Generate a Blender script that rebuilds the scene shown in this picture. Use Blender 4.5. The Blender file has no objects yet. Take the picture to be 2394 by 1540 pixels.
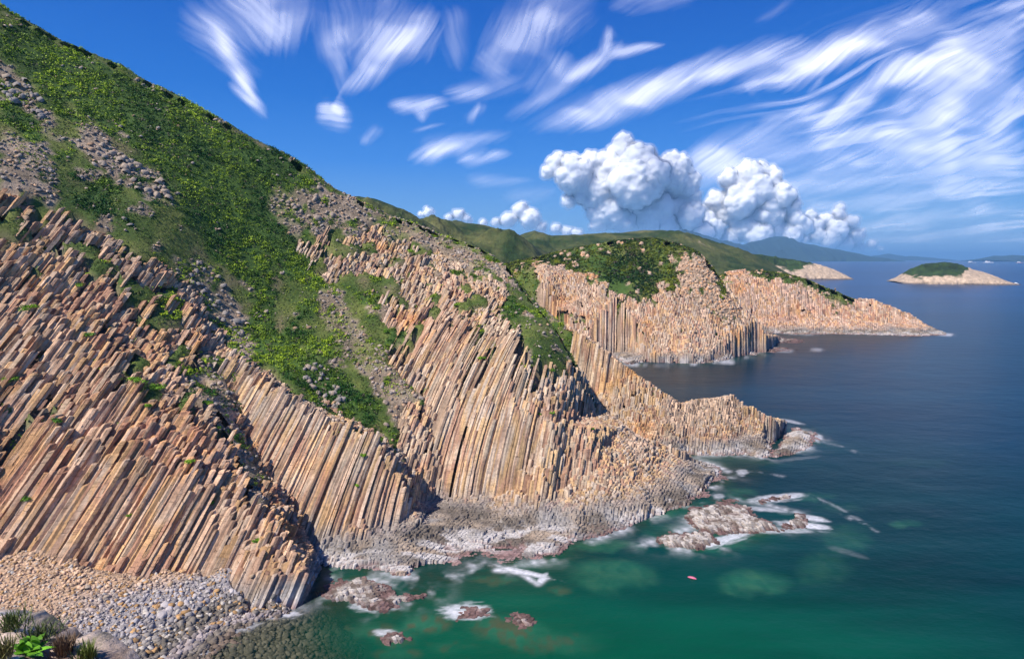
import bpy, math, random
import numpy as np
from mathutils import Vector
from mathutils.bvhtree import BVHTree
from mathutils.geometry import delaunay_2d_cdt

random.seed(7); rng = np.random.default_rng(7)
S = bpy.context.scene
# ---------------------------------------------------------------- camera
H = 60.0; F = 610.0; PITCH = math.atan(70.5/F)
cp, sp = math.cos(PITCH), math.sin(PITCH)
cam = bpy.data.cameras.new('camera'); co = bpy.data.objects.new('camera', cam)
S.collection.objects.link(co); S.camera = co
cam.sensor_width = 36; cam.lens = 36*F/1024
cam.clip_start = 0.5; cam.clip_end = 2e6
co.location = (0, 0, H); co.rotation_euler = (math.pi/2-PITCH, 0, 0)
# ---------------------------------------------------------------- light
SUN_EL, SUN_AZ = math.radians(50), math.radians(-130)   # azimuth clockwise from +Y: behind the left shoulder
sl = bpy.data.lights.new('sun', 'SUN'); so = bpy.data.objects.new('sun', sl); S.collection.objects.link(so)
sl.energy = 4.9; sl.angle = math.radians(0.5); sl.color = (1, .95, .87)
sd = Vector((math.sin(SUN_AZ)*math.cos(SUN_EL), math.cos(SUN_AZ)*math.cos(SUN_EL), math.sin(SUN_EL)))
so.rotation_euler = sd.to_track_quat('Z', 'Y').to_euler(); so.location = (0, 0, 300)
W = bpy.data.worlds.new('World'); S.world = W; W.use_nodes = True
nt = W.node_tree; bg = nt.nodes['Background']
sky = nt.nodes.new('ShaderNodeTexSky'); sky.sky_type = 'NISHITA'; sky.sun_disc = False
sky.sun_elevation = SUN_EL; sky.sun_rotation = SUN_AZ
sky.air_density = 1.0; sky.dust_density = 0.4; sky.ozone_density = 3.0
tc = nt.nodes.new('ShaderNodeTexCoord'); sx_ = nt.nodes.new('ShaderNodeSeparateXYZ'); nt.links.new(tc.outputs['Generated'], sx_.inputs[0])
cr = nt.nodes.new('ShaderNodeValToRGB'); nt.links.new(sx_.outputs[2], cr.inputs[0])
cr.color_ramp.elements[1].position = 1.0
for pos, c in ((1.0, (.05, .5, 2.4)), (0.0, (1.95, 3.5, 6.0)), (.06, (1.1, 2.9, 6.0)), (.15, (.26, 1.8, 5.8)), (.24, (.04, 1.2, 4.9)), (.36, (.0, .78, 4.0))):
    e = cr.color_ramp.elements.new(pos) if pos not in (0.0, 1.0) else cr.color_ramp.elements[1 if pos == 1 else 0]
    e.color = (*[v for v in c], 1)
mxs = nt.nodes.new('ShaderNodeMix'); mxs.data_type = 'RGBA'; mxs.inputs[0].default_value = .92
nt.links.new(sky.outputs[0], mxs.inputs[6]); nt.links.new(cr.outputs[0], mxs.inputs[7]); nt.links.new(mxs.outputs[2], bg.inputs[0])
bg.inputs[1].default_value = 0.115
S.view_settings.view_transform = 'Standard'; S.view_settings.look = 'None'
S.view_settings.exposure = 0.30; S.view_settings.gamma = 1.0
S.cycles.use_denoising = True
S.cycles.max_bounces = 5; S.cycles.diffuse_bounces = 3; S.cycles.glossy_bounces = 2
S.cycles.transmission_bounces = 2; S.cycles.transparent_max_bounces = 12; S.cycles.volume_bounces = 0
S.cycles.use_light_tree = False
# ---------------------------------------------------------------- helpers
K = 1024/2394.0          # the layout below was measured on a 2394 px wide print of the view

def tt(py):
    v = (py-329)/F
    return (sp+v*cp)/(cp-v*sp)
def P(X, Y_, d=None, z=None):
    """world point seen at print position X, Y_, at forward distance d or at height z"""
    u = (X*K-512)/F; v = (Y_*K-329)/F
    if d is None: d = (H-z)/tt(Y_*K)
    k = d/(cp-v*sp)
    return np.array([u*k, d, H-d*tt(Y_*K)])
def proj(p):
    """print position of world points (n,3)"""
    x, y, z = p[:, 0], p[:, 1], p[:, 2]-H
    f = y*cp-z*sp; up = y*sp+z*cp
    f = np.maximum(f, .1)
    return np.stack([(512+F*x/f)/K, (329-F*up/f)/K], 1)

def h2(ix, iy, iz, s):
    n = (ix.astype(np.int64)*374761393+iy.astype(np.int64)*668265263+iz.astype(np.int64)*2147483647+s*1442695041) & 0xffffffff
    n = ((n ^ (n >> 13))*1274126177) & 0xffffffff
    n = ((n ^ (n >> 16))*2246822519) & 0xffffffff
    return ((n ^ (n >> 15)) & 0xffffff)/float(0xffffff)
def vn(x, y, z=None, s=0):
    if z is None: z = np.zeros_like(x)
    ix, iy, iz = np.floor(x), np.floor(y), np.floor(z)
    fx, fy, fz = x-ix, y-iy, z-iz
    fx, fy, fz = fx*fx*(3-2*fx), fy*fy*(3-2*fy), fz*fz*(3-2*fz)
    r = 0
    for a in (0, 1):
        for b in (0, 1):
            for c in (0, 1):
                w = (fx if a else 1-fx)*(fy if b else 1-fy)*(fz if c else 1-fz)
                r = r+w*h2(ix+a, iy+b, iz+c, s)
    return r*2-1
def fbm(x, y, z=None, s=0, o=4):
    r = 0; a = .55; f = 1.0
    for k in range(o):
        r = r+a*vn(x*f, y*f, None if z is None else z*f, s+k*17); a *= .5; f *= 2.03
    return r
def inpoly(x, y, poly):
    r = np.zeros(x.shape, bool); n = len(poly)
    for i in range(n):
        x0, y0 = poly[i]; x1, y1 = poly[(i+1) % n]
        if y0 == y1: continue
        c = ((y0 > y) != (y1 > y)) & (x < (x1-x0)*(y-y0)/(y1-y0)+x0)
        r ^= c
    return r
def smooth(a, b, x):
    t = np.clip((x-a)/(b-a), 0, 1); return t*t*(3-2*t)
def lerp(a, b, t):
    return a+(b-a)*(t[:, None] if np.ndim(t) == 1 and np.ndim(b) >= 1 else t)

def mesh(name, verts, loops, sizes, mat=None, col=None, parent=None, attrs=None, smooth_=False, fcol=None):
    """one mesh object; loops flat vertex indices, sizes the corner count of each face (int or array)"""
    me = bpy.data.meshes.new(name)
    verts = np.asarray(verts, np.float32); loops = np.asarray(loops, np.int32).ravel()
    if np.isscalar(sizes): sizes = np.full(len(loops)//sizes, sizes, np.int32)
    sizes = np.asarray(sizes, np.int32)
    me.vertices.add(len(verts)); me.vertices.foreach_set('co', verts.ravel())
    me.loops.add(len(loops)); me.loops.foreach_set('vertex_index', loops)
    st = np.zeros(len(sizes), np.int32); st[1:] = np.cumsum(sizes)[:-1]
    me.polygons.add(len(sizes)); me.polygons.foreach_set('loop_start', st)
    if smooth_: me.polygons.foreach_set('use_smooth', np.ones(len(sizes), bool))
    me.update(calc_edges=True)
    if col is not None:
        a = me.attributes.new('col', 'FLOAT_COLOR', 'POINT')
        c = np.ones((len(verts), 4), np.float32); c[:, :3] = col; a.data.foreach_set('color', c.ravel())
    if attrs:
        for k, v in attrs.items():
            a = me.attributes.new(k, 'FLOAT', 'POINT'); a.data.foreach_set('value', np.asarray(v, np.float32))
    o = bpy.data.objects.new(name, me); S.collection.objects.link(o)
    if mat: me.materials.append(mat)
    if parent: o.parent = parent
    return o
def tag(o, label=None, cat=None, group=None, kind=None):
    if label: o['label'] = label
    if cat: o['category'] = cat
    if group: o['group'] = group
    if kind: o['kind'] = kind
    return o
def empty(name, loc):
    o = bpy.data.objects.new(name, None); S.collection.objects.link(o); o.location = loc; return o

# ---------------------------------------------------------------- materials
def newmat(name):
    m = bpy.data.materials.new(name); m.use_nodes = True
    n = m.node_tree; b = n.nodes['Principled BSDF']; b.inputs['Roughness'].default_value = .85
    b.inputs['Specular IOR Level'].default_value = .25
    return m, n, b
def node(n, t, **kw):
    x = n.nodes.new(t)
    for k, v in kw.items():
        if k in x.inputs.keys(): x.inputs[k].default_value = v
        else: setattr(x, k, v)
    return x
def attr_mat(name, detail=1.0, scale=1.0, bump=.3, var=.35, rough=.85, cracks=False):
    m, n, b = newmat(name); b.inputs['Roughness'].default_value = rough; L = n.links.new
    a = node(n, 'ShaderNodeAttribute', attribute_name='col')
    g = node(n, 'ShaderNodeNewGeometry')
    mp = node(n, 'ShaderNodeMapping'); L(g.outputs['Position'], mp.inputs[0])
    n1 = node(n, 'ShaderNodeTexNoise', Scale=1.3*scale, Detail=6.0, Roughness=.7); L(mp.outputs[0], n1.inputs['Vector'])
    mr = node(n, 'ShaderNodeMapRange'); mr.inputs[1].default_value = .3; mr.inputs[2].default_value = .7
    mr.inputs[3].default_value = 1-var; mr.inputs[4].default_value = 1+var; L(n1.outputs[0], mr.inputs[0])
    mx = node(n, 'ShaderNodeVectorMath', operation='MULTIPLY'); L(a.outputs[0], mx.inputs[0]); L(mr.outputs[0], mx.inputs[1])
    last = mx.outputs[0]
    hgt = n1.outputs[0]
    if cracks:   # cross joints: thin dark breaks across each column, offset from column to column
        ar = node(n, 'ShaderNodeAttribute', attribute_name='rnd')
        sx = node(n, 'ShaderNodeSeparateXYZ'); L(g.outputs['Position'], sx.inputs[0])
        ad = node(n, 'ShaderNodeMath', operation='MULTIPLY_ADD'); L(ar.outputs['Fac'], ad.inputs[0]); ad.inputs[1].default_value = 37.; L(sx.outputs[2], ad.inputs[2])
        w = node(n, 'ShaderNodeTexNoise', noise_dimensions='1D', Scale=1.0, Detail=2.0, Roughness=.6)
        L(ad.outputs[0], w.inputs['W'])
        pg = node(n, 'ShaderNodeMath', operation='PINGPONG'); L(w.outputs[0], pg.inputs[0]); pg.inputs[1].default_value = .07
        m2 = node(n, 'ShaderNodeMapRange'); L(pg.outputs[0], m2.inputs[0]); m2.inputs[1].default_value = 0; m2.inputs[2].default_value = .006
        m2.inputs[3].default_value = .35; m2.inputs[4].default_value = 1
        mm = node(n, 'ShaderNodeVectorMath', operation='MULTIPLY'); L(last, mm.inputs[0]); L(m2.outputs[0], mm.inputs[1]); last = mm.outputs[0]
        n3 = node(n, 'ShaderNodeTexNoise', Scale=5.0*scale, Detail=4.0, Roughness=.65); L(g.outputs['Position'], n3.inputs['Vector'])
        am = node(n, 'ShaderNodeMath', operation='ADD'); L(n3.outputs[0], am.inputs[0]); L(m2.outputs[0], am.inputs[1])
        hgt = am.outputs[0]
    L(last, b.inputs['Base Color'])
    bp = node(n, 'ShaderNodeBump', Strength=bump, Distance=.35/scale); L(hgt, bp.inputs['Height']); L(bp.outputs[0], b.inputs['Normal'])
    return m
M_rock = attr_mat('columnar_rock', 1, 1.0, .6, .28, cracks=True)
M_farrock = attr_mat('distant_rock', 1, .45, .7, .25)
M_ground = attr_mat('hill_ground', 1, 1.2, .9, .5)
M_leaf = attr_mat('shrub_leaves', 1, .6, 0, .25, .6)
M_stone = attr_mat('beach_stone', 1, 2.5, .5, .2)
M_reef = attr_mat('reef_rock', 1, 1.6, 1.0, .35)

# ---------------------------------------------------------------- land surfaces, from surveyed points
def zp(x, y, z): return (x, y, None, z)
def surface(points, step=8, back=True, sky=None, fall=1.3):
    """triangulated survey points resampled on a fine net -> list of world verts, quads"""
    pts = []
    for p in points:
        d = p[2] if p[2] is not None else (H-p[3])/tt(p[1]*K)
        pts.append((p[0], p[1], d))
    A = np.array(pts, float)
    r = delaunay_2d_cdt([Vector((a[0], a[1])) for a in A], [], [], 0, 1e-6)
    vs = np.array([tuple(v) for v in r[0]]); src = [o[0] for o in r[3]]
    inv = 1/A[src, 2]
    x0, y0 = A[:, 0].min(), A[:, 1].min(); x1, y1 = A[:, 0].max(), A[:, 1].max()
    nx, ny = int((x1-x0)/step)+2, int((y1-y0)/step)+2
    gx, gy = np.meshgrid(x0+np.arange(nx)*step, y0+np.arange(ny)*step)
    q = np.full(gx.shape, np.nan)
    for t in r[2]:
        a, b, c = (vs[i] for i in t); ia, ib, ic = (inv[i] for i in t)
        i0 = max(0, int((min(a[0], b[0], c[0])-x0)/step)); i1 = int((max(a[0], b[0], c[0])-x0)/step)+2
        j0 = max(0, int((min(a[1], b[1], c[1])-y0)/step)); j1 = int((max(a[1], b[1], c[1])-y0)/step)+2
        X, Y = gx[j0:j1, i0:i1], gy[j0:j1, i0:i1]
        den = (b[1]-c[1])*(a[0]-c[0])+(c[0]-b[0])*(a[1]-c[1])
        if abs(den) < 1e-6: continue
        u = ((b[1]-c[1])*(X-c[0])+(c[0]-b[0])*(Y-c[1]))/den
        v = ((c[1]-a[1])*(X-c[0])+(a[0]-c[0])*(Y-c[1]))/den
        w = 1-u-v; e = -.01
        k = (u > e) & (v > e) & (w > e)
        q[j0:j1, i0:i1][k] = (u*ia+v*ib+w*ic)[k]
    if sky is not None:
        SK = np.array([(p_[0], p_[1], 1/(p_[2] if p_[2] is not None else (H-p_[3])/tt(p_[1]*K))) for p_ in sky])
        sy_ = np.interp(gx[0], SK[:, 0], SK[:, 1]); si_ = np.interp(gx[0], SK[:, 0], SK[:, 2])
        q[gy < sy_[None, :]] = np.nan
    d = 1/q
    u = (gx*K-512)/F; v = (gy*K-329)/F; kk = d/(cp-v*sp)
    Wd = np.stack([u*kk, d, H-d*(sp+v*cp)/(cp-v*sp)], -1)
    idx = np.arange(nx*ny).reshape(ny, nx); ok = ~np.isnan(q)
    m = ok[:-1, :-1] & ok[1:, :-1] & ok[:-1, 1:] & ok[1:, 1:]
    Q = np.stack([idx[:-1, :-1][m], idx[1:, :-1][m], idx[1:, 1:][m], idx[:-1, 1:][m]], 1)
    V = Wd.reshape(-1, 3); extra = []; eq = []
    if back:      # the far side falls away behind the skyline
        n0 = len(V); top = [-1]*nx
        for i in range(nx):
            jj = np.nonzero(ok[:, i])[0]
            if len(jj): top[i] = jj[0]
        cnt = 0; rows = {}
        for i in range(nx):
            if top[i] < 0: continue
            p = Wd[top[i], i]
            if sky is not None and gy[top[i], i]-sy_[i] < step*1.5:
                u_ = (gx[0, i]*K-512)/F; v_ = (sy_[i]*K-329)/F; d_ = 1/si_[i]
                p = np.array([u_*d_/(cp-v_*sp), d_, H-d_*(sp+v_*cp)/(cp-v_*sp)])
            s = p[1]*.06
            extra.append(p)
            extra += [p+np.array([0, s, -s*.25]), p+np.array([0, s*3.5, -s*fall])]
            rows[i] = (idx[top[i], i], n0+cnt, n0+cnt+1, n0+cnt+2); cnt += 3
        for i in range(nx-1):
            if i in rows and i+1 in rows:
                a, b = rows[i], rows[i+1]
                eq += [(a[0], b[0], b[1], a[1]), (a[1], b[1], b[2], a[2]), (a[2], b[2], b[3], a[3])]
        V = np.concatenate([V, np.array(extra)]); Q = np.concatenate([Q, np.array(eq, int)])
    used = np.zeros(len(V), bool); used[Q.ravel()] = True
    rem = -np.ones(len(V), int); rem[used] = np.arange(used.sum())
    return V[used], rem[Q]

L_MAIN = [(-160, -110, 172), (0, 12, 180), (100, 62, 184), (200, 110, 188), (370, 195, 192), (560, 300, 198), (620, 330, 200), (680, 360, 202), (730, 393, 203), (750, 415, 203),
    (800, 448, 205), (850, 468, 207), (920, 503, 210), (980, 520, 212), (1020, 545, 213), (1080, 560, 214), (1130, 577, 212), (1190, 622, 204), (1240, 690, 190), (1300, 755, 175), (1350, 850, 168), (1380, 905, 169), (1410, 962, 172),
    (-160, 160, 155), (0, 200, 165), (-160, 430, 135), (0, 440, 141), (150, 520, 145), (330, 580, 150), (430, 740, 146), (480, 860, 140),
    (300, 350, 172), (500, 450, 180), (600, 560, 180), (450, 600, 162), (650, 480, 190), (700, 700, 172), (560, 760, 158), (700, 850, 152), (800, 800, 164), (900, 650, 186), (750, 600, 186),
    (800, 560, 192), (1000, 650, 188), (1150, 700, 180), (850, 700, 178), (1100, 775, 166), (1250, 800, 160), (1230, 740, 172), (950, 770, 170), (1330, 870, 161), (980, 900, 158), (1010, 980, 151),
    (900, 780, 170), (1040, 1070, 145), (1120, 1000, 147.5), (1200, 950, 149), (1300, 1000, 147), (1400, 1000, 154), (1450, 1000, 163), (1500, 1030, 160), (1400, 1080, 146), (1500, 1120, 147), (1560, 1060, 163),
    zp(1060, 1150, 4.2), zp(1150, 1165, 4.2), zp(1250, 1182, 4), zp(1350, 1192, 3.5), zp(1420, 1190, 3.2), zp(1500, 1172, 3.2), zp(1620, 1090, 3), zp(1650, 1110, 2.2), zp(1600, 1140, 2.2),
    (500, 830, 144), (560, 855, 142), (600, 880, 140), (690, 935, 136), (760, 975, 134), (850, 1020, 131.5), (910, 1070, 129.5), (945, 1130, 128), (960, 1195, 127),
    (560, 930, 138), (620, 980, 134), (600, 1100, 128), (700, 1100, 127), (800, 1130, 126), zp(660, 1245, 2.5), zp(750, 1225, 5), zp(850, 1225, 5), zp(930, 1215, 4.5), zp(880, 1250, 3),
    (620, 860, 149), (720, 915, 146), (800, 965, 145), (870, 1005, 144), (930, 1055, 142), (980, 1130, 139.5), zp(1000, 1180, 3.2),
    zp(700, 1280, 1.6), zp(800, 1285, 1.8), zp(900, 1280, 2), zp(1000, 1235, 2.8), zp(1100, 1200, 2.8), zp(1200, 1225, 1.8), zp(1300, 1225, 1.6), zp(1400, 1225, 1.4), zp(1050, 1265, 1.2), zp(960, 1310, 1), zp(1150, 1270, .9),
    # waterline
    zp(690, 1308, 0), zp(760, 1322, .1), zp(850, 1332, 0), zp(950, 1346, .1), zp(1060, 1348, 0), zp(1103, 1334, 0), zp(1062, 1302, .25), zp(1110, 1306, 0), zp(1180, 1328, 0), zp(1225, 1320, 0), zp(1240, 1302, .2), zp(1292, 1304, 0), zp(1325, 1284, 0), zp(1340, 1262, .2),
    zp(1400, 1257, 0), zp(1450, 1241, 0), zp(1500, 1216, 0), zp(1560, 1196, 0), zp(1620, 1176, 0), zp(1662, 1166, 0), zp(1642, 1147, 0), zp(1660, 1130, 0), zp(1700, 1120, 0), zp(1718, 1108, 0), zp(1690, 1094, 0), zp(1640, 1082, .5), zp(1600, 1062, 2.5),
    # below water
    zp(700, 1360, -4), zp(850, 1365, -4), zp(1000, 1375, -4), zp(1080, 1372, -4), zp(1200, 1350, -4), zp(1330, 1330, -4), zp(1450, 1272, -4), zp(1560, 1226, -4), zp(1680, 1180, -4), zp(1690, 1150, -3), zp(1760, 1125, -4), zp(1770, 1095, -5),
    (400, 1000, 150), (500, 1100, 140), zp(550, 1250, -1), (300, 900, 160)]
L_HEAD4 = [(1080, 575, 245), (1150, 600, 238), (1190, 624, 230), (1240, 680, 222), (1290, 730, 214), (1340, 768, 208), (1400, 808, 202), (1430, 830, 199), (1480, 868, 196), (1500, 885, 195), (1560, 922, 193), (1600, 946, 192), (1640, 934, 194), (1700, 929, 196), (1718, 924, 196), (1745, 948, 196), (1800, 974, 197), (1822, 980, 198),
    (1350, 850, 203), (1300, 900, 207), (1200, 750, 225), (1400, 900, 196), (1410, 965, 190), (1480, 960, 189), (1560, 980, 187), (1620, 1000, 186.5), (1700, 980, 191), (1200, 1000, 210), (1350, 1020, 196),
    zp(1520, 1030, 5), zp(1600, 1040, 2.6), zp(1700, 1035, 3), zp(1780, 1035, 2.6), (1780, 1000, 193), zp(1850, 1030, 2.4), zp(1870, 1012, 2.6),
    zp(1560, 1058, 1.5), zp(1600, 1063, 0), zp(1680, 1066, 0), zp(1740, 1063, 0), zp(1800, 1072, 0), zp(1850, 1063, 0), zp(1890, 1046, 0), zp(1917, 1025, 0), zp(1898, 1008, .6), zp(1862, 1000, .6), zp(1832, 1012, -1), zp(1818, 1008, -.5), zp(1840, 990, -3),
    zp(1600, 1090, -4), zp(1800, 1095, -4), zp(1960, 1050, -4), zp(1960, 1000, -5), zp(1860, 975, -5)]
L_HEAD1 = [(-160, 430, 135), (0, 440, 141), (150, 520, 144.6), (300, 572, 149), (370, 620, 148.5), (430, 740, 145.5), (470, 850, 138), (480, 870, 134), (510, 930, 129), (530, 1010, 123), (560, 1090, 118.5), (600, 1150, 113.5), (640, 1230, 108.5), (652, 1270, 106.5), (690, 1312, 103.5), (706, 1360, 101),
    (-160, 650, 126), (0, 650, 130), (-160, 870, 114), (0, 870, 118.6), (-160, 1200, 99), (0, 1200, 104.3), (250, 720, 136), (300, 900, 123), (150, 900, 121), (420, 950, 124), (400, 1100, 111.5), (200, 1100, 110), (300, 1250, 104.3), (500, 1200, 109), (450, 1030, 118), (600, 1290, 104.5), (620, 1345, 100.3), (560, 1340, 101.5), (670, 1350, 101),
    (380, 800, 138), (200, 800, 128),
    zp(-160, 1310, 9.5), zp(0, 1315, 8.6), zp(100, 1295, 8.5), zp(200, 1315, 7.2), zp(350, 1338, 5.4), zp(450, 1332, 4.6), zp(540, 1350, 3.4), zp(570, 1400, 1.6), zp(640, 1418, .4), zp(700, 1412, 0),
    zp(-160, 1540, 5.5), zp(0, 1430, 6.2), zp(0, 1560, 4.6), zp(200, 1400, 5), zp(200, 1560, 2.4), zp(350, 1400, 3.7), zp(330, 1545, .9), zp(450, 1400, 2.8), zp(450, 1475, .7), zp(400, 1545, .15), zp(560, 1442, .1), zp(480, 1500, .05), zp(640, 1435, -.3),
    zp(600, 1540, -1.3), zp(700, 1480, -1.5), zp(820, 1540, -3), zp(760, 1430, -2.6), zp(745, 1350, -3), zp(-160, 1700, 4), zp(0, 1720, 3), zp(300, 1720, -.3), zp(600, 1720, -2), zp(850, 1720, -4), zp(900, 1450, -4), zp(716, 1320, -3)]
L_HEAD5 = [(1150, 620, 440), (1190, 608, 440), (1250, 600, 445), (1330, 578, 445), (1420, 560, 440), (1480, 550, 432), (1540, 549, 428), (1590, 560, 422), (1640, 580, 416), (1670, 610, 412), (1690, 640, 409), (1710, 680, 404), (1740, 712, 400), (1770, 745, 396), (1790, 780, 392),
    (1250, 640, 405), (1300, 720, 388), (1370, 780, 372), (1250, 760, 405), (1150, 700, 430), (1440, 690, 383), (1560, 720, 376), (1600, 780, 362), (1500, 770, 365), (1650, 740, 376), (1700, 790, 368), (1560, 620, 412), (1450, 610, 420), (1390, 650, 402), (1600, 660, 398),
    zp(1350, 850, 1), zp(1430, 818, 3), zp(1500, 826, 4), zp(1600, 832, 4), zp(1700, 826, 3), zp(1740, 815, 2.5), zp(1430, 828, 0), zp(1465, 852, 0), zp(1540, 847, 0), zp(1640, 849, 0), zp(1700, 842, 0), zp(1772, 829, 0), zp(1790, 820, 0), zp(1760, 800, .5),
    zp(1400, 870, -5), zp(1540, 865, -5), zp(1700, 862, -5), zp(1820, 840, -5), zp(1830, 800, -5)]
L_HEAD6 = [(1660, 650, 560), (1690, 635, 558), (1740, 628, 552), (1800, 629, 546), (1850, 635, 540), (1900, 650, 533), (1950, 670, 527), (2000, 695, 521), (2040, 698, 518), (2080, 712, 515), (2130, 735, 511), (2180, 765, 503), (2218, 779, 494),
    (1660, 700, 530), (1720, 652, 535), (1800, 655, 530), (1850, 670, 524), (1950, 702, 516), (1650, 780, 510), (1700, 740, 514), (1800, 740, 508), (1900, 735, 508), (2000, 745, 505), (2100, 755, 503),
    zp(1700, 790, 1.5), zp(1780, 770, 2.5), zp(1880, 772, 2.2), zp(2000, 774, 2), zp(2120, 776, 1.6), zp(1700, 800, 0), zp(1780, 778, 0), zp(1880, 780, 0), zp(2000, 781, 0), zp(2150, 786, 0), zp(2219, 781, 0),
    zp(1780, 800, -4), zp(2000, 800, -4), zp(2240, 800, -4), zp(2260, 775, -4)]

def cat_mesh(ss):
    V, Q, n = [], [], 0
    for v, q in ss:
        V.append(v); Q.append(q+n); n += len(v)
    return np.concatenate(V), np.concatenate(Q)
SKY_MAIN = L_MAIN[:23]+[(1500, 1024, 163), (1600, 1058, 166), zp(1640, 1080, .8), zp(1690, 1093, .1), zp(1720, 1106, 0), zp(1800, 1090, -6)]
s_main = surface(L_MAIN, 6, sky=SKY_MAIN); s_h4 = surface(L_HEAD4, 6, sky=L_HEAD4[:20]+[zp(1860, 985, -3), zp(1980, 985, -6)])
s_h1 = surface(L_HEAD1, 6, sky=L_HEAD1[:16]+[zp(716, 1375, .3), zp(735, 1385, -3), zp(950, 1400, -5)])
s_h5, s_h6 = surface(L_HEAD5, 5, sky=L_HEAD5[:15]+[zp(1850, 790, -6)]), surface(L_HEAD6, 5, sky=L_HEAD6[:13]+[zp(2270, 778, -6)])

# ---------------------------------------------------------------- what grows or lies where (print coordinates of the land)
GRASS, RUB, BUSH, COL, BEACH, MIX = 1, 2, 3, 0, 4, 5
ZONES = [
 (GRASS, [(-300, -900), (0, -300), (560, 0), (750, 100), (850, 200), (1080, 300), (1200, 560), (1270, 660), (1325, 735), (1345, 850), (1240, 835), (1200, 785), (1000, 755), (900, 750), (930, 900), (960, 960), (990, 1000), (930, 1045), (850, 1000), (760, 955), (690, 915), (600, 850), (520, 790), (470, 740), (400, 690), (340, 590), (200, 515), (100, 490), (0, 425), (-300, 380)]),
 (GRASS, [(1000, 300), (1200, 500), (1270, 640), (1345, 735), (1330, 775), (1230, 720), (1130, 650)]),
 (RUB, [(630, 440), (700, 400), (760, 430), (850, 465), (950, 505), (1010, 560), (960, 600), (860, 590), (780, 560), (690, 560), (640, 500)]),
 (RUB, [(850, 470), (1000, 530), (1180, 625), (1230, 690), (1150, 680), (1000, 600), (880, 540)]),
 (COL, [(690, 552), (800, 565), (860, 560), (1000, 600), (1100, 640), (1180, 690), (1170, 730), (1000, 735), (900, 705), (850, 690), (760, 640), (700, 590)]),
 (RUB, [(740, 640), (800, 700), (880, 800), (960, 900), (1040, 1030), (1060, 1130), (1010, 1150), (940, 1080), (930, 1000), (870, 900), (800, 830), (730, 720)]),
 (COL, [(960, 940), (1030, 990), (1065, 1140), (1000, 1165), (950, 1080), (930, 1020)]),
 (RUB, [(170, 280), (280, 340), (390, 430), (410, 490), (330, 470), (260, 400), (190, 350)]),
 (RUB, [(0, 145), (70, 185), (115, 265), (130, 330), (90, 290), (40, 230), (0, 215)]),
 (RUB, [(0, 310), (100, 350), (150, 430), (130, 490), (0, 425)]),
 (RUB, [(400, 590), (500, 610), (560, 720), (640, 830), (580, 830), (500, 760), (430, 690)]),
 (RUB, [(680, 830), (760, 850), (830, 930), (800, 960), (720, 920)]),
 (RUB, [(350, 590), (430, 690), (490, 800), (520, 850), (480, 860), (400, 740)]),
 (BUSH, [(0, 40), (200, 125), (380, 205), (560, 305), (700, 380), (745, 420), (720, 440), (640, 440), (635, 540), (700, 600), (770, 650), (740, 700), (640, 600), (640, 760), (740, 840), (900, 960), (880, 1000), (760, 940), (620, 840), (560, 760), (600, 680), (500, 600), (440, 520), (400, 420), (300, 330), (160, 240), (0, 120)]),
 (BUSH, [(0, 200), (60, 240), (110, 330), (60, 330), (0, 290)]),
 (BUSH, [(730, 640), (800, 660), (930, 720), (1000, 740), (980, 760), (860, 720)]),
 (GRASS, [(240, 730), (340, 740), (330, 780), (240, 770)]),
 (GRASS, [(370, 690), (440, 720), (480, 800), (420, 790)]),
 (GRASS, [(300, 885), (400, 890), (390, 930), (310, 915)]),
 (BUSH, [(700, 700), (735, 690), (742, 740), (705, 760)]),
 (GRASS, [(1240, 680), (1330, 760), (1320, 800), (1240, 740)]),
 (MIX, [(880, 690), (1000, 700), (1180, 690), (1260, 700), (1330, 790), (1350, 870), (1260, 850), (1200, 800), (1080, 790), (980, 790), (900, 800)]),
 (MIX, [(690, 540), (860, 540), (1000, 580), (1180, 660), (1180, 730), (1000, 740), (850, 700), (740, 640)]),
 (MIX, [(340, 590), (420, 640), (520, 800), (560, 900), (620, 1000), (560, 1010), (440, 900), (360, 800), (300, 700)]),
 (MIX, [(-200, 380), (0, 425), (140, 515), (330, 590), (420, 700), (330, 690), (200, 600), (80, 560), (0, 540), (-200, 520)]),
 (GRASS, [(1190, 670), (1260, 680), (1345, 780), (1360, 870), (1290, 850), (1230, 790), (1170, 740)]),
 (GRASS, [(-20, 1305), (50, 1288), (140, 1288), (130, 1306), (50, 1322), (-20, 1345)]),
 (MIX, [(230, 720), (340, 700), (430, 830), (560, 960), (520, 1010), (430, 960), (300, 850)]),
 (RUB, [(470, 800), (540, 900), (600, 1050), (640, 1180), (600, 1180), (520, 1040), (450, 900)]),
 (BEACH, [(-300, 1312), (0, 1308), (100, 1290), (150, 1290), (210, 1318), (360, 1342), (460, 1336), (540, 1352), (560, 1400), (580, 1430), (700, 1440), (760, 1430), (1200, 1800), (-300, 1800)]),
]
ZONES_FAR = [
 (GRASS, [(1100, 300), (1480, 300), (1620, 400), (1700, 600), (1710, 700), (1660, 650), (1590, 600), (1580, 690), (1550, 640), (1530, 710), (1440, 685), (1390, 650), (1300, 615), (1240, 612), (1290, 700), (1380, 760), (1300, 740), (1100, 600)]),
 (BUSH, [(1380, 590), (1440, 600), (1470, 640), (1480, 670), (1440, 685), (1390, 655)]),
 (GRASS, [(1730, 400), (1850, 500), (1920, 620), (2020, 685), (1990, 700), (1900, 680), (1850, 655), (1740, 640)]),
 (RUB, [(1560, 600), (1660, 600), (1700, 690), (1750, 740), (1700, 760), (1600, 690)]),
]
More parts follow.
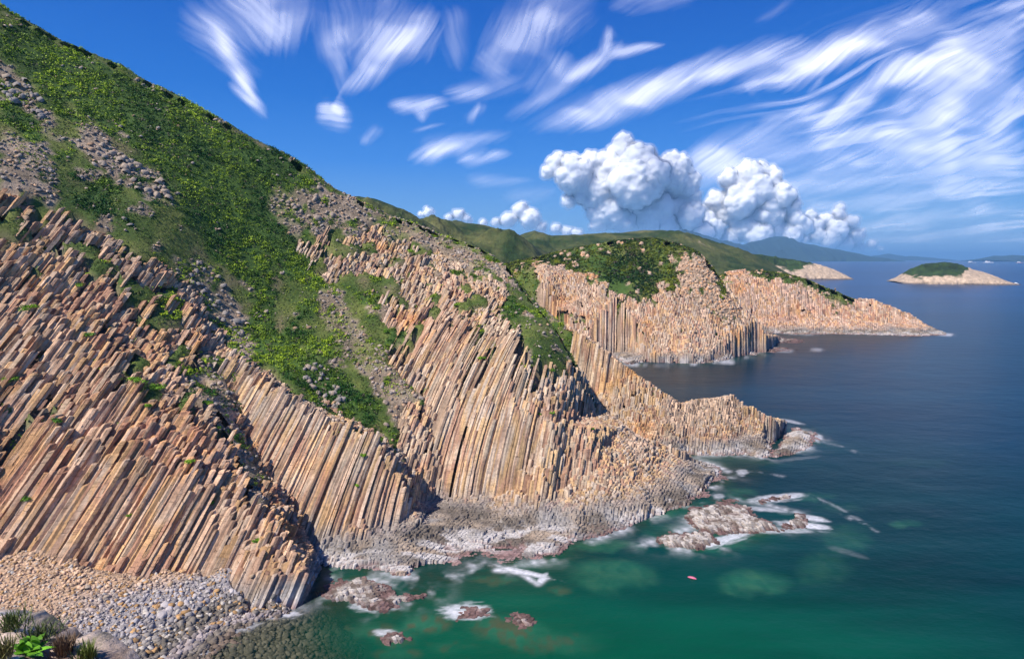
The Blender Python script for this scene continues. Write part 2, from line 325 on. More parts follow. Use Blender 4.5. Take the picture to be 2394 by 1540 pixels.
def zone(p, zs, warp=20., scl=5., s1=4.5):
    q = proj(p)
    wx = fbm(p[:, 0]/scl, p[:, 1]/scl, p[:, 2]/scl, 3, 3)*warp; wy = fbm(p[:, 0]/scl, p[:, 1]/scl, p[:, 2]/scl, 9, 3)*warp
    c = np.zeros(len(p), int); X, Y = q[:, 0]+wx*1.6, q[:, 1]+wy*1.6
    for k, poly in zs: c[inpoly(X, Y, poly)] = k
    n = fbm(p[:, 0]/s1, p[:, 1]/s1, p[:, 2]/s1, 33, 4)
    c = np.where(c == MIX, np.where(n > .12, GRASS, np.where(n < -.38, RUB, COL)), c)
    c = np.where((c == GRASS) & (n < -.34), RUB, c)
    c = np.where((c == GRASS) & (fbm(p[:, 0]/8, p[:, 1]/8, p[:, 2]/8, 34, 4) > .22), BUSH, c)
    c = np.where((c == RUB) & (fbm(p[:, 0]/3, p[:, 1]/3, p[:, 2]/3, 35, 4) > .3), BUSH, c)
    return np.where((c == COL) & (p[:, 2] > 14) & (n > .42), GRASS, c)

# ---------------------------------------------------------------- lean of the rock columns
LEAN = [((-60, 110), .38, .80, .0), ((-95, 125), .36, .74, .0), ((-45, 105), .32, .76, .0), ((-20, 125), .06, .62, .0075), ((-38, 132), .14, .62, .0055), ((8, 150), .20, .66, .001), ((25, 160), .20, .5, .0005), ((50, 190), .16, .3, 0), ((80, 195), .1, .2, 0), ((-20, 190), .22, .55, 0), ((-60, 150), .36, .62, 0)]
def lean_near(x, y):
    sa = sc = sb = sw = 0
    for (ax, ay), a, c, b in LEAN:
        w = 1/(((x-ax)**2+(y-ay)**2)+60)**2
        sa = sa+w*a; sb = sb+w*b; sc = sc+w*c; sw = sw+w
    return sa/sw, sc/sw, sb/sw
def lean_far(x, y): return 0*x+.04, 0*x+.25, 0*x
def bend(x, y, z, lean):
    if lean is None: return x, y
    a, c, b = lean(x, y); zc = np.minimum(z, 50)
    return x+a*z+b*zc*np.abs(zc), y+c*z
def unbend(V, lean):
    if lean is None: return V
    x, y, z = V[:, 0].copy(), V[:, 1].copy(), V[:, 2]
    for _ in range(25):
        X, Y = bend(x, y, z, lean); x = x+.6*(V[:, 0]-X); y = y+.6*(V[:, 1]-Y)
    return np.stack([x, y, z], 1)

def drop(bvh, x, y, top=400.):
    h = np.full(len(x), np.nan)
    dn = Vector((0, 0, -1)); rc = bvh.ray_cast
    for i in range(len(x)):
        r = rc(Vector((x[i], y[i], top)), dn)
        if r[0] is not None: h[i] = r[0].z
    return h
def tobvh(V, Q):
    T = np.concatenate([Q[:, [0, 1, 2]], Q[:, [0, 2, 3]]])
    return BVHTree.FromPolygons(V.tolist(), T.tolist())

PAL = np.array([(.58, .40, .27), (.66, .50, .35), (.46, .27, .18), (.62, .40, .21), (.56, .43, .32), (.40, .27, .19), (.64, .45, .31)])
def rock_colour(x, y, z, rnd, base=1.0, tint=None):
    n = fbm(x/9, y/9, z/14, 21, 3); n2 = fbm(x/3.5, y/3.5, z/9, 31, 3)
    i = np.clip(((n*2.0+.5)*3+(rnd-.5)*2.8+1.5), 0, 6.999).astype(int)
    c = PAL[i]*(.66+.50*rnd[:, None])
    c = c*(1+.18*n2[:, None])
    seep = smooth(.22, .5, fbm(x/2.6, y/2.6, z/34, 511, 3)); c = c*(1-.32*seep[:, None])
    orange = smooth(.15, .6, fbm(x/14+7, y/14, z/8, 77, 3))
    c = lerp(c, c*np.array([1.15, .86, .52]), orange*.75)
    pink = smooth(.1, .6, fbm(x/17+3, y/17, z/10, 99, 3))
    c = lerp(c, c*np.array([1.0, .82, .78]), pink*.55)
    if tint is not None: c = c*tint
    g = 1-smooth(2.4, 6.0, z+2.0*n+1.4*n2)
    grey = np.array([.27, .245, .235])*(.85+.3*rnd[:, None])
    c = lerp(c, grey, g*.9)
    brown = 1-smooth(1.2, 3.2, z+n*1.2)
    c = lerp(c, lerp(np.array([.20, .17, .14]), np.array([.36, .27, .19]), smooth(-.3, .4, n2+n))*(.9+.2*rnd[:, None]), brown*.8)
    sh_ = fbm(x/6.5, y/2.6, None, 381, 5)
    shc = lerp(np.array([.16, .13, .105]), np.array([.40, .31, .235]), smooth(-.35, .35, sh_))
    shc = lerp(shc, np.array([.30, .27, .25]), smooth(.0, .4, fbm(x/9, y/5, None, 382, 4)))
    c = lerp(c, shc*(.92+.16*rnd[:, None]), 1-smooth(2.4, 4.2, z+n))
    salt = (1-smooth(1.1, 2.2, z+n2*.8))*smooth(-.05, .18, fbm(x/6, y/2.0, None, 371, 5)+.10)
    c = lerp(c, np.array([.60, .55, .52])*(.85+.25*rnd[:, None]), salt*.9)
    weed = 1-smooth(.1, .6, z+n2*.4)
    c = lerp(c, np.array([.24, .135, .125])*(.6+.8*rnd[:, None]), weed*.9)
    return np.clip(c, .02, .9)

# ---------------------------------------------------------------- the hexagonal rock columns
MESS = [[(-200, 400), (140, 520), (330, 590), (430, 740), (300, 720), (140, 620), (-200, 560)], [(-300, 1000), (120, 1000), (220, 1100), (260, 1260), (420, 1330), (-300, 1330)], [(400, 690), (520, 850), (640, 1180), (700, 1330), (600, 1260), (500, 1050), (380, 860)],
 [(220, 720), (340, 700), (420, 820), (560, 960), (430, 960), (300, 860)], [(1300, 940), (1420, 980), (1720, 1105), (1650, 1150), (1480, 1160), (1380, 1080)], [(940, 930), (1050, 1000), (1070, 1150), (980, 1170)], [(200, 1230), (560, 1250), (560, 1340), (300, 1340)]]
def columns(names, surfs, size, x0, x1, y0, y1, lean, zones, step=1.0, seg=2.5, mat=None, jit=.22, colf=rock_colour, tint=None, seed=0, zmin=-1.6, extra=None, flat=3.0):
    """every column is a prism standing along the local lean, its top where the land surface cuts it; returns sampled tops"""
    V, Q = cat_mesh(surfs); U = unbend(V, lean); bvh = tobvh(U, Q)
    own_n = np.cumsum([0]+[len(q) for _, q in surfs])
    dx, dy = size, size*.8660254
    nx, ny = int((x1-x0)/dx), int((y1-y0)/dy)
    I, J = np.meshgrid(np.arange(nx), np.arange(ny)); I, J = I.ravel(), J.ravel()
    cx = x0+(I+.5*(J % 2))*dx; cy = y0+J*dy
    h = np.full(len(cx), np.nan); own = np.zeros(len(cx), int)
    nq = len(Q); dn = Vector((0, 0, -1))
    q1 = np.round(vn(cx/(3.2*size), cy/(5*size), None, 301+seed)*2.6)/2.6; q2 = vn(cx/(8*size), cy/(8*size), None, 302+seed); q3 = (h2(I, J, I*0, 303+seed)-.5)*.7
    sxx = cx+.5*size*q2; syy = cy+size*(1.15*q1+1.3*q2+.55*q3)
    for i in range(len(cx)):
        r = bvh.ray_cast(Vector((sxx[i], syy[i], 400)), dn)
        if r[0] is not None:
            h[i] = r[0].z; own[i] = np.searchsorted(own_n, r[2] % nq, side='right')-1
    hu = drop(bvh, cx, cy); hu = np.where(np.isnan(hu), -50., hu).reshape(ny, nx)
    hp = np.pad(hu, 4, constant_values=-50.); lim = np.max([hp[4+a:ny+4+a, 4+b:nx+4+b] for a in (-3, -2, -1, 0, 1, 2, 3) for b in (-3, -1, 0, 1, 3)], 0).ravel()
    h = np.where(hu.ravel() < -49, np.nan, h)
    ok = ~np.isnan(h); hh = np.where(ok, h, -50.)
    G = hh.reshape(ny, nx)
    gy_, gx_ = np.gradient(G, dy, dx); slope = np.clip(np.hypot(gx_, gy_).ravel(), 0, 4)
    wx, wy = bend(cx, cy, hh, lean)
    cls = zone(np.stack([wx, wy, hh], 1), zones)
    rnd = h2(I, J, I*0, 5+seed)
    qq = proj(np.stack([wx, wy, hh], 1)); qn = 25*vn(cx/6, cy/6, None, 351)
    mess = np.zeros(len(cx)); 
    for poly in MESS: mess[inpoly(qq[:, 0]+qn, qq[:, 1]+qn, poly)] = 1
    mess = np.maximum(mess*.75, smooth(.3, .55, fbm(wx/12, wy/12, hh/14, 352, 3))*.6)
    # stepped tops: blocks of columns broken at common levels
    amp = smooth(flat-1.5, flat+6, hh)*np.clip(slope/1.3, .25, 1.3)*step
    amp = amp*(1-.55*smooth(38, 58, hh)*(seed == 0))
    if seed == 0 and len(surfs) == 2: amp = amp*(1-.72*smooth(1290, 1480, qq[:, 0])); mess = mess*(1-.3*smooth(1290, 1400, qq[:, 0]))
    blk = vn(cx/4.3, cy/4.3, hh/16, 41+seed); blk2 = vn(cx/9.5, cy/9.5, hh/24, 43+seed)
    h0 = hh+amp*(1.5*blk2+.8*blk)
    st = (2.5+11*np.abs(vn(cx/13, cy/13, hh/40, 47+seed))*step)*(1-.8*mess)+.3
    ph = vn(cx/8., cy/8., None, 3)*st
    hq = np.floor((h0+ph)/st)*st-ph+st*.5
    mix = np.clip(amp, 0, 1)
    h1 = h0*(1-mix)+hq*mix+(rnd-.5)*(.10*smooth(2, 4, hh)+.03+mix*(.30+2.6*mess))*step
    tall = h2(I, J, I*0, 91+seed) > .95
    h1 = h1+np.where(tall, 1.2*mix*step, 0)
    shelf = (1-smooth(2.2, 4.0, hh))*smooth(-.4, .1, hh)
    tz = fbm(wx/7+3, wy/3.2, None, 361, 4)*1.1; tz = np.floor(tz*2.2)/2.2
    h1 = h1+shelf*tz*(.35+.65*smooth(.0, .6, hh))
    h1 = np.where(hh < .0, hh-.3+(rnd-.5)*.25, h1)
    h1 = np.where(ok, np.minimum(h1, lim+.5+.8*rnd), -50)
    keep = ok & (cls == COL) & (h1 > zmin)
    if extra is not None: keep &= extra(cx, cy, h1)
    h1 = np.where(ok & (cls != COL), hh-.5, h1)
    HG = np.pad(h1.reshape(ny, nx), 1, constant_values=-50)
    # corners, shared by neighbours and jittered together
    def corner(k):
        ang = math.pi/6+k*math.pi/3
        x = cx+math.cos(ang)*size/math.sqrt(3); y = cy+math.sin(ang)*size/math.sqrt(3)
        kx = np.round(x*64).astype(np.int64)//8; ky = np.round(y*64).astype(np.int64)//8
        r1 = h2(kx, ky, kx*0, 61); r2 = h2(kx, ky, kx*0, 62)
        r1 = vn(x*1.7/size, y*1.7/size, None, 61); r2 = vn(x*1.7/size, y*1.7/size, None, 62)
        return x+r1*jit*size*1.6, y+r2*jit*size*1.6
    C = [corner(k) for k in range(6)]
    fl = .2+.8*smooth(2.5, 4.5, hh); tiltx = (h2(I, J, I*0, 71)-.5)*.5*fl; tilty = ((h2(I, J, I*0, 72)-.5)*.5-.05)*fl
    ct = [h1+(C[k][0]-cx)*tiltx+(C[k][1]-cy)*tilty for k in range(6)]
    nonc = np.pad(((cls != COL) & ok).reshape(ny, nx), 1); edge = np.max([nonc[1+a:ny+1+a, 1+b:nx+1+b] for a in (-1, 0, 1) for b in (-1, 0, 1)], 0).ravel()
    odd = (J % 2 == 1)
    # neighbour over edge k (between corner k and k+1): directions 60,120,180,240,300,0
    nb = [(np.where(odd, 1, 0), 1), (np.where(odd, 0, -1), 1), (-1, 0), (np.where(odd, 0, -1), -1), (np.where(odd, 1, 0), -1), (1, 0)]
    out = {n: ([], [], []) for n in range(len(surfs))}
    VV, CC, RR, OO, SZ = [], [], [], [], []
    # tops
    kk = np.nonzero(keep)[0]
    T = np.stack([np.stack([C[k][0][kk], C[k][1][kk], ct[k][kk]], 1) for k in range(6)], 1)
    cen = T.mean(1, keepdims=True); T2 = cen+(T-cen)*np.array([.80, .80, 1]); T2[..., 2] += size*(.10+.06*rnd[kk][:, None])*fl[kk][:, None]
    T2[..., :2] += (h2(I, J, I*0, 77)[kk][:, None, None]-.5)*.12*size
    VV.append(T2.reshape(-1, 3)); RR.append(np.repeat(rnd[kk], 6)); OO.append(np.repeat(own[kk], 6)); SZ.append((6, len(kk), own[kk]))
    for k in range(6):
        q = np.stack([T[:, k], T[:, (k+1) % 6], T2[:, (k+1) % 6], T2[:, k]], 1)
        VV.append(q.reshape(-1, 3)); RR.append(np.repeat(rnd[kk], 4)); OO.append(np.repeat(own[kk], 4)); SZ.append((4, len(kk), own[kk]))
    for k in range(6):
        a, b = nb[k]; hn = HG[J+1+b, I+1+a]
        k2 = (k+1) % 6
        m = np.nonzero(keep & (np.maximum(ct[k], ct[k2]) > hn-.15))[0]
        lo = np.maximum(hn[m]-.45, zmin-1.5); hi = (ct[k][m]+ct[k2][m])/2
        n = np.maximum(1, np.ceil((hi-lo)/seg)).astype(int); n = np.minimum(n, 60)
        rep = np.repeat(np.arange(len(m)), n); s = np.arange(n.sum())-np.repeat(np.cumsum(n)-n, n)
        mm = m[rep]; f0 = s/n[rep]; f1 = (s+1)/n[rep]; lo_ = lo[rep]
        jr = (h2(mm, s, mm*0, 8+seed)-.5)*.16*size; jr2 = (h2(mm, s, mm*0, 18+seed)-.5)*.16*size
        ax, ay, az = C[k][0][mm]+jr, C[k][1][mm]+jr2, ct[k][mm]; bx, by, bz = C[k2][0][mm]+jr, C[k2][1][mm]+jr2, ct[k2][mm]
        q = np.stack([np.stack([ax, ay, lo_+(az-lo_)*f0], 1), np.stack([bx, by, lo_+(bz-lo_)*f0], 1),
                      np.stack([bx, by, lo_+(bz-lo_)*f1], 1), np.stack([ax, ay, lo_+(az-lo_)*f1], 1)], 1)
        q = q[:, ::-1]
        VV.append(q.reshape(-1, 3)); RR.append(np.repeat(rnd[mm], 4)); OO.append(np.repeat(own[mm], 4)); SZ.append((4, len(mm), own[mm]))
    P3 = np.concatenate(VV); R = np.concatenate(RR); O = np.concatenate(OO)
    X, Y = bend(P3[:, 0], P3[:, 1], P3[:, 2], lean)
    P3 = np.stack([X, Y, P3[:, 2]], 1)
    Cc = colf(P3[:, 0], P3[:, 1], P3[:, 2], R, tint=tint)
    objs = []
    sizes = np.concatenate([np.full(c, s) for s, c, _ in SZ]); fown = np.concatenate([o for _, _, o in SZ])
    fst = np.cumsum(sizes)-sizes
    for n in range(len(surfs)):
        if names[n] is None: objs.append(None); continue
        vm = O == n
        fs = sizes[fown == n]
        if not len(fs): objs.append(None); continue
        objs.append(mesh(names[n], P3[vm], np.arange(vm.sum()), fs, mat or M_rock, Cc[vm], attrs={'rnd': R[vm]}))
    print('columns', names, len(kk), 'faces', len(sizes))
    return objs

def ground(name, surfs, sp_, x0, x1, y0, y1, zones, seed=0, sink=1.6, far=False, mat=None):
    V, Q = cat_mesh(surfs); bvh = tobvh(V, Q)
    nx, ny = int((x1-x0)/sp_), int((y1-y0)/sp_)
    gx, gy = np.meshgrid(x0+np.arange(nx)*sp_, y0+np.arange(ny)*sp_)
    x, y = gx.ravel(), gy.ravel(); h = drop(bvh, x, y); ok = ~np.isnan(h); hh = np.where(ok, h, 0)
    hg = hh.reshape(ny, nx).copy(); okg = ok.reshape(ny, nx)
    for _ in range(6):
        w = np.pad(okg.astype(float), 1); v = np.pad(np.where(okg, hg, 0), 1)
        num = sum(v[1+a:ny+1+a, 1+b:nx+1+b] for a in (-1, 0, 1) for b in (-1, 0, 1)); den = sum(w[1+a:ny+1+a, 1+b:nx+1+b] for a in (-1, 0, 1) for b in (-1, 0, 1))
        hg = np.where(okg, num/np.maximum(den, 1), 0)
    p = np.stack([x, y, hh], 1); c = zone(p, zones)
    gy_, gx_ = np.gradient(hg, sp_, sp_); sl = np.clip(np.hypot(gx_, gy_).ravel(), 0, 2)*smooth(3, 8, hh)
    p[:, 2] = np.where((c == COL), hh, hg.ravel())
    p[:, 2] += np.where(c == COL, -(sink+2.2*sl), 0)+fbm(x/7, y/7, None, 5+seed, 4)*.9*(c != COL)*(c != BEACH)
    n1 = fbm(x/4, y/4, hh/4, 15+seed, 4); n2 = fbm(x/14, y/14, hh/14, 25+seed, 3)
    gcol = lerp(np.array([.065, .10, .02]), np.array([.15, .17, .04]), smooth(-.4, .5, n1+n2))
    dry = smooth(.15, .55, fbm(x/9, y/9, hh/9, 35+seed, 4))
    gcol = lerp(gcol, np.array([.19, .15, .08]), dry*.85)
    rcol = lerp(np.array([.20, .15, .10]), np.array([.42, .31, .22]), smooth(-.4, .4, n1))
    rcol = lerp(rcol, gcol, smooth(.0, .35, n2+n1*.6)*.8)
    bcol = np.array([.055, .10, .018])*(1+.5*n1[:, None])
    ccol = np.array([.30, .21, .15])*(1+.3*n1[:, None])
    beach = beach_col(x, y, hh)
    col = np.where((c == GRASS)[:, None], gcol, np.where((c == RUB)[:, None], rcol, np.where((c == BUSH)[:, None], bcol, np.where((c == BEACH)[:, None], beach, ccol))))
    idx = np.arange(nx*ny).reshape(ny, nx); o = ok.reshape(ny, nx)
    m = o[:-1, :-1] & o[1:, :-1] & o[:-1, 1:] & o[1:, 1:]
    Qg = np.stack([idx[:-1, :-1][m], idx[:-1, 1:][m], idx[1:, 1:][m], idx[1:, :-1][m]], 1)
    used = np.zeros(nx*ny, bool); used[Qg.ravel()] = True
    rem = -np.ones(nx*ny, int); rem[used] = np.arange(used.sum())
    ob = mesh(name, p[used], rem[Qg].ravel(), 4, mat or M_ground, col[used], smooth_=True)
    return ob, dict(x=x, y=y, z=p[:, 2], c=c, ok=ok, nx=nx, ny=ny, x0=x0, y0=y0, sp=sp_)
def beach_col(x, y, z):
    n = fbm(x/6, y/6, None, 55, 3)
    tan = np.array([.52, .35, .23]); grey = np.array([.36, .32, .31]); dark = np.array([.165, .14, .115]); weed = np.array([.16, .115, .085])
    c = lerp(tan, grey, 1-smooth(3.6, 5.4, z+n*1.2))
    c = lerp(c, dark, 1-smooth(1.3, 2.8, z+n*.8))
    c = lerp(c, np.array([.34, .28, .27]), (1-smooth(.1, .45, np.abs(z-.35+n*.3)))*.8)
    c = lerp(c, weed, 1-smooth(-.3, .1, z))
    return c
def gsample(g, x, y):
    i = np.clip((x-g['x0'])/g['sp'], 0, g['nx']-1.001); j = np.clip((y-g['y0'])/g['sp'], 0, g['ny']-1.001)
    a, b = i.astype(int), j.astype(int); fx, fy = i-a, j-b; nx = g['nx']
    Z = g['z']; z = (Z[b*nx+a]*(1-fx)+Z[b*nx+a+1]*fx)*(1-fy)+(Z[(b+1)*nx+a]*(1-fx)+Z[(b+1)*nx+a+1]*fx)*fy
    k = (b+(fy > .5))*nx+a+(fx > .5)
    ok = (x > g['x0']) & (x < g['x0']+g['sp']*(g['nx']-2)) & (y > g['y0']) & (y < g['y0']+g['sp']*(g['ny']-2)) & g['ok'][b*nx+a] & g['ok'][b*nx+a+1] & g['ok'][(b+1)*nx+a] & g['ok'][(b+1)*nx+a+1]
    return z, g['c'][k], ok

# ---------------------------------------------------------------- scatter: leaf clumps and stones
def clumps(name, pts, rad, colr, nleaf=26, leaf=.3, squash=.7, mat=None, parent=None, seed=1):
    r = np.random.default_rng(seed); n = len(pts)
    if np.isscalar(rad): rad = np.full(n, rad)
    d = r.normal(size=(n, nleaf, 3)); d /= np.linalg.norm(d, axis=2)[..., None]
    d[..., 2] = np.abs(d[..., 2])*1.0-.15
    R = rad[:, None]*(.55+.5*r.random((n, nleaf)))
    c = pts[:, None, :]+d*R[..., None]*np.array([1, 1, squash])
    a = r.normal(size=(n, nleaf, 3)); a = a/np.linalg.norm(a, axis=2)[..., None]
    nrm = d+r.normal(size=d.shape)*.55; b = np.cross(nrm, a); b /= np.linalg.norm(b, axis=2)[..., None]+1e-9
    a = np.cross(b, nrm); a /= np.linalg.norm(a, axis=2)[..., None]+1e-9
    s = (leaf*(.6+.8*r.random((n, nleaf))))[..., None]*(np.minimum(rad, 3)[:, None, None]**.4)
    q = np.stack([c-a*s, c-b*s*.6, c+a*s, c+b*s*.6], 2).reshape(-1, 3)
    v = 1+.45*(r.random((n, nleaf, 1))-.5)
    cc = np.repeat((colr[:, None, :]*v).reshape(-1, 3), 4, 0)
    return mesh(name, q, np.arange(len(q)), 4, mat or M_leaf, cc, parent=parent)
def rock_proto(k):
    """a few angular block shapes: cut boxes and worn prisms as (verts, quads/tris)"""
    r = np.random.default_rng(100+k)
    n = 6 if k % 2 else 5
    ang = np.arange(n)*2*math.pi/n+r.random(n)*.5
    lo = np.stack([np.cos(ang)*(.8+.3*r.random(n)), np.sin(ang)*(.8+.3*r.random(n)), -.7+.2*r.random(n)], 1)
    md = np.stack([np.cos(ang)*(.95+.25*r.random(n)), np.sin(ang)*(.95+.25*r.random(n)), .15+.3*r.random(n)], 1)
    hi = np.stack([np.cos(ang)*(.55+.35*r.random(n)), np.sin(ang)*(.55+.35*r.random(n)), .65+.3*r.random(n)], 1)
    V = np.concatenate([lo, md, hi]); f = []; 
    for i in range(n):
        j = (i+1) % n
        f += [(i, j, n+j), (i, n+j, n+i), (n+i, n+j, 2*n+j), (n+i, 2*n+j, 2*n+i)]
    for i in range(1, n-1): f.append((2*n, 2*n+i, 2*n+i+1))
    return V, np.array(f)
ROCKS = [rock_proto(k) for k in range(8)]
def rotm(r, n, tilt=.7):
    a = r.random(n)*2*math.pi; b = (r.random(n)-.5)*2*tilt; c = (r.random(n)-.5)*2*tilt
    ca, sa, cb, sb, cc, sc = np.cos(a), np.sin(a), np.cos(b), np.sin(b), np.cos(c), np.sin(c)
    z = np.zeros(n); o = np.ones(n)
    Rz = np.stack([ca, -sa, z, sa, ca, z, z, z, o], 1).reshape(-1, 3, 3)
    Rx = np.stack([o, z, z, z, cb, -sb, z, sb, cb], 1).reshape(-1, 3, 3)
    Ry = np.stack([cc, z, sc, z, o, z, -sc, z, cc], 1).reshape(-1, 3, 3)
    return Rz@Rx@Ry
def stones(name, pts, size, colr, seed=1, mat=None, aspect=(1, .8, .6)):
    r = np.random.default_rng(seed); VV, FF, CC, n0 = [], [], [], 0
    kind = r.integers(0, len(ROCKS), len(pts))
    for k, (V, Fc) in enumerate(ROCKS):
        m = np.nonzero(kind == k)[0]
        if not len(m): continue
        sc = size[m][:, None]*np.array(aspect)*(.75+.5*r.random((len(m), 3)))
        R = rotm(r, len(m)); v = np.einsum('nij,nkj->nki', R, V[None]*sc[:, None, :])+pts[m][:, None, :]
        f = Fc[None]+(np.arange(len(m))*len(V))[:, None, None]+n0
        VV.append(v.reshape(-1, 3)); FF.append(f.reshape(-1, 3)); CC.append(np.repeat(colr[m], len(V), 0)); n0 += len(m)*len(V)
    return mesh(name, np.concatenate(VV), np.concatenate(FF).ravel(), 3, mat or M_stone, np.concatenate(CC))

# ================================================================ NEAR COAST
NEAR = [s_main, s_h4, s_h1]
c_objs = columns(['cliff', 'cliff'], [s_main, s_h4], .74, -120, 108, 60, 225, lean_near, ZONES, step=.8)
c_objs += columns(['cliff'], [s_h1], .88, -170, 10, 40, 150, lean_near, ZONES, seg=1.7, tint=np.array([1.0, .91, .84]))
g_obj, g = ground('hillside', NEAR, 1.1, -200, 112, 70, 262, ZONES)
tag(g_obj, 'steep green hillside above the near column cliffs, running down to the cobble beach', 'hillside', kind='structure')
for o, l in zip(c_objs, ['orange and cream column cliffs on the second and third spurs, with the grey shelf at their foot',
                         'ochre column ridge ending in the low hooked point behind the third spur',
                         'big leaning brown column cliff directly above the cobble beach']):
    if o: tag(o, l, 'cliff', 'near column cliffs', 'structure')

# ================================================================ FAR HEADLANDS
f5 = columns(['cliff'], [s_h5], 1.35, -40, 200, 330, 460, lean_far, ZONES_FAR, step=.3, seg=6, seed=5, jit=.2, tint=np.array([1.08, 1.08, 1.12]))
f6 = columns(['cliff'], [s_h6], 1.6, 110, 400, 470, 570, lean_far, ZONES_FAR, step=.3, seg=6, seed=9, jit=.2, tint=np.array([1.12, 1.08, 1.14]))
tag(f5[0], 'pale column cliff under a green dome, across the dark bay', 'cliff', 'far column cliffs', 'structure')
tag(f6[0], 'long straight column cliff tapering to a point, beyond the green dome', 'cliff', 'far column cliffs', 'structure')
S1_FAR = 1
g5o, g5 = ground('headland', [s_h5], 2.5, -50, 220, 320, 490, ZONES_FAR, 3)
g6o, g6 = ground('headland', [s_h6], 3, 100, 420, 460, 620, ZONES_FAR, 4)
tag(g5o, 'green domed headland across the dark bay', 'headland', kind='structure')
tag(g6o, 'green topped long headland tapering into the sea', 'headland', kind='structure')

# ================================================================ SEA
na, nr = 780, 640
az = np.linspace(math.radians(-52), math.radians(52), na)
rr = np.concatenate([np.exp(np.linspace(math.log(62), math.log(320), 470, endpoint=False)), np.exp(np.linspace(math.log(320), math.log(60000), 170))])
A_, R_ = np.meshgrid(az, rr); wx, wy = (np.sin(A_)*R_).ravel(), (np.cos(A_)*R_).ravel()
wp = np.stack([wx, wy, wx*0], 1); wq = proj(wp)
def wpt(X, Y): p = P(X, Y, z=0); return p[0], p[1]
def outline(pts, n=10):
    o = []
    for (a, b), (c, d) in zip(pts[:-1], pts[1:]):
        p, q = np.array(wpt(a, b)), np.array(wpt(c, d)); k = max(2, int(np.hypot(*(q-p))/2.0))
        for t in np.arange(k)/k: o.append(p+(q-p)*t)
    return o
SHORE = outline([(480, 1500), (560, 1442), (640, 1430), (705, 1412), (706, 1350), (690, 1308), (760, 1322), (850, 1332), (950, 1346), (1060, 1348), (1103, 1334), (1110, 1306), (1180, 1328), (1292, 1304), (1325, 1284), (1400, 1257), (1450, 1241), (1500, 1216), (1560, 1196), (1662, 1166), (1642, 1147), (1700, 1120), (1718, 1108), (1690, 1094), (1600, 1062), (1740, 1063), (1800, 1072), (1890, 1046), (1917, 1025), (1862, 1000)])
SHORE += outline([(760, 1400), (900, 1432), (1020, 1388), (850, 1350), (750, 1350)])
SHORE += outline([(1505, 1272), (1640, 1288), (1720, 1265), (1800, 1240), (1900, 1232), (1880, 1200), (1740, 1165), (1600, 1190), (1620, 1230), (1505, 1272)])
SHORE += outline([(1430, 828), (1465, 852), (1640, 849), (1772, 829), (1780, 778), (2000, 781), (2219, 781)])
SHORE = np.array(SHORE)
near = wy < 620
dist = np.full(len(wx), 1e3)
ni = np.nonzero(near)[0]
for c0 in range(0, len(ni), 20000):
    ii = ni[c0:c0+20000]
    dist[ii] = np.sqrt(np.min((wx[ii, None]-SHORE[None, :, 0])**2+(wy[ii, None]-SHORE[None, :, 1])**2, 1))
scl = np.maximum(wy, 60); n4 = fbm(wx/1.5, wy/2.2, None, 203, 4)
n1 = fbm(wx/9, wy/9, None, 201, 4); n2 = fbm(wx/3, wy/3, None, 202, 4); n3 = fbm(wx/45, wy/70, None, 203, 4)
deep = lerp(np.array([.0012, .040, .038]), np.array([.0015, .034, .054]), smooth(150, 330, wy+wx*.55+n3*60))
deep = lerp(deep, np.array([.006, .055, .150]), smooth(350, 1200, wy+n3*100))*.8
green = np.array([.002, .095, .045])
gz = .8*np.exp(-(((wx-10)/62)**2+((wy-82)/26)**2))
colw = lerp(deep, green, np.clip(gz*1.25+n3*.12*(wy < 140), 0, 1))
colw = lerp(colw, np.array([.010, .075, .035]), np.exp(-dist/3.2)*.8*smooth(-.5, .3, n1))
colw = lerp(colw, np.array([.03, .040, .022]), smooth(-.1, .5, n2)*np.exp(-dist/2.2)*.7)
REEFS = [(1430, 1345, 100, 38, .75), (1755, 1365, 85, 34, .9), (1930, 1330, 70, 45, .45), (2118, 1222, 42, 11, .7), (1985, 1255, 70, 30, .4), (1730, 1150, 38, 13, .55), (1315, 1378, 38, 12, .6), (1180, 1465, 95, 34, 1.), (1290, 1500, 90, 30, .7), (1010, 1460, 70, 24, 1.), (930, 1530, 60, 18, .7), (1060, 1510, 60, 16, .7), (870, 1470, 60, 20, .7),
         (1700, 1265, 90, 22, .5), (1560, 1240, 60, 18, .4), (1000, 1455, 60, 25, .7), (1900, 1160, 70, 9, .4), (1400, 1275, 90, 14, .6), (1150, 1355, 60, 10, .6), (1360, 1500, 90, 30, .3), (930, 1490, 60, 25, .6), (1960, 1185, 60, 12, .25), (2150, 1080, 100, 10, .12), (1560, 1200, 70, 14, .5)]
for (X, Y, rx, ry, a) in REEFS:
    q = ((wq[:, 0]-X+18*n1)/rx)**2+((wq[:, 1]-Y+9*n2)/ry)**2
    m = (1-smooth(.0, 1.5, q+.6*n1+.45*n2))*(wy < 400)*(.75+.5*n4)
    tone = lerp(np.array([.020, .150, .080]), np.array([.075, .085, .042]), smooth(-.25, .35, n4+.3*n2)*(.15 if X > 1350 else .8)+.12)
    colw = colw*(1-(m*a)[:, None])+tone*(m*a)[:, None]
foam = np.zeros(len(wx))
fn = smooth(-.15, .45, fbm(wx/5, wy/5, None, 301, 4))
foam = np.maximum(foam, np.exp(-dist/1.3)*.9*fn*(wy < 300)); foam = np.maximum(foam, np.exp(-dist/2.0)*.9*fn*(wy >= 300))
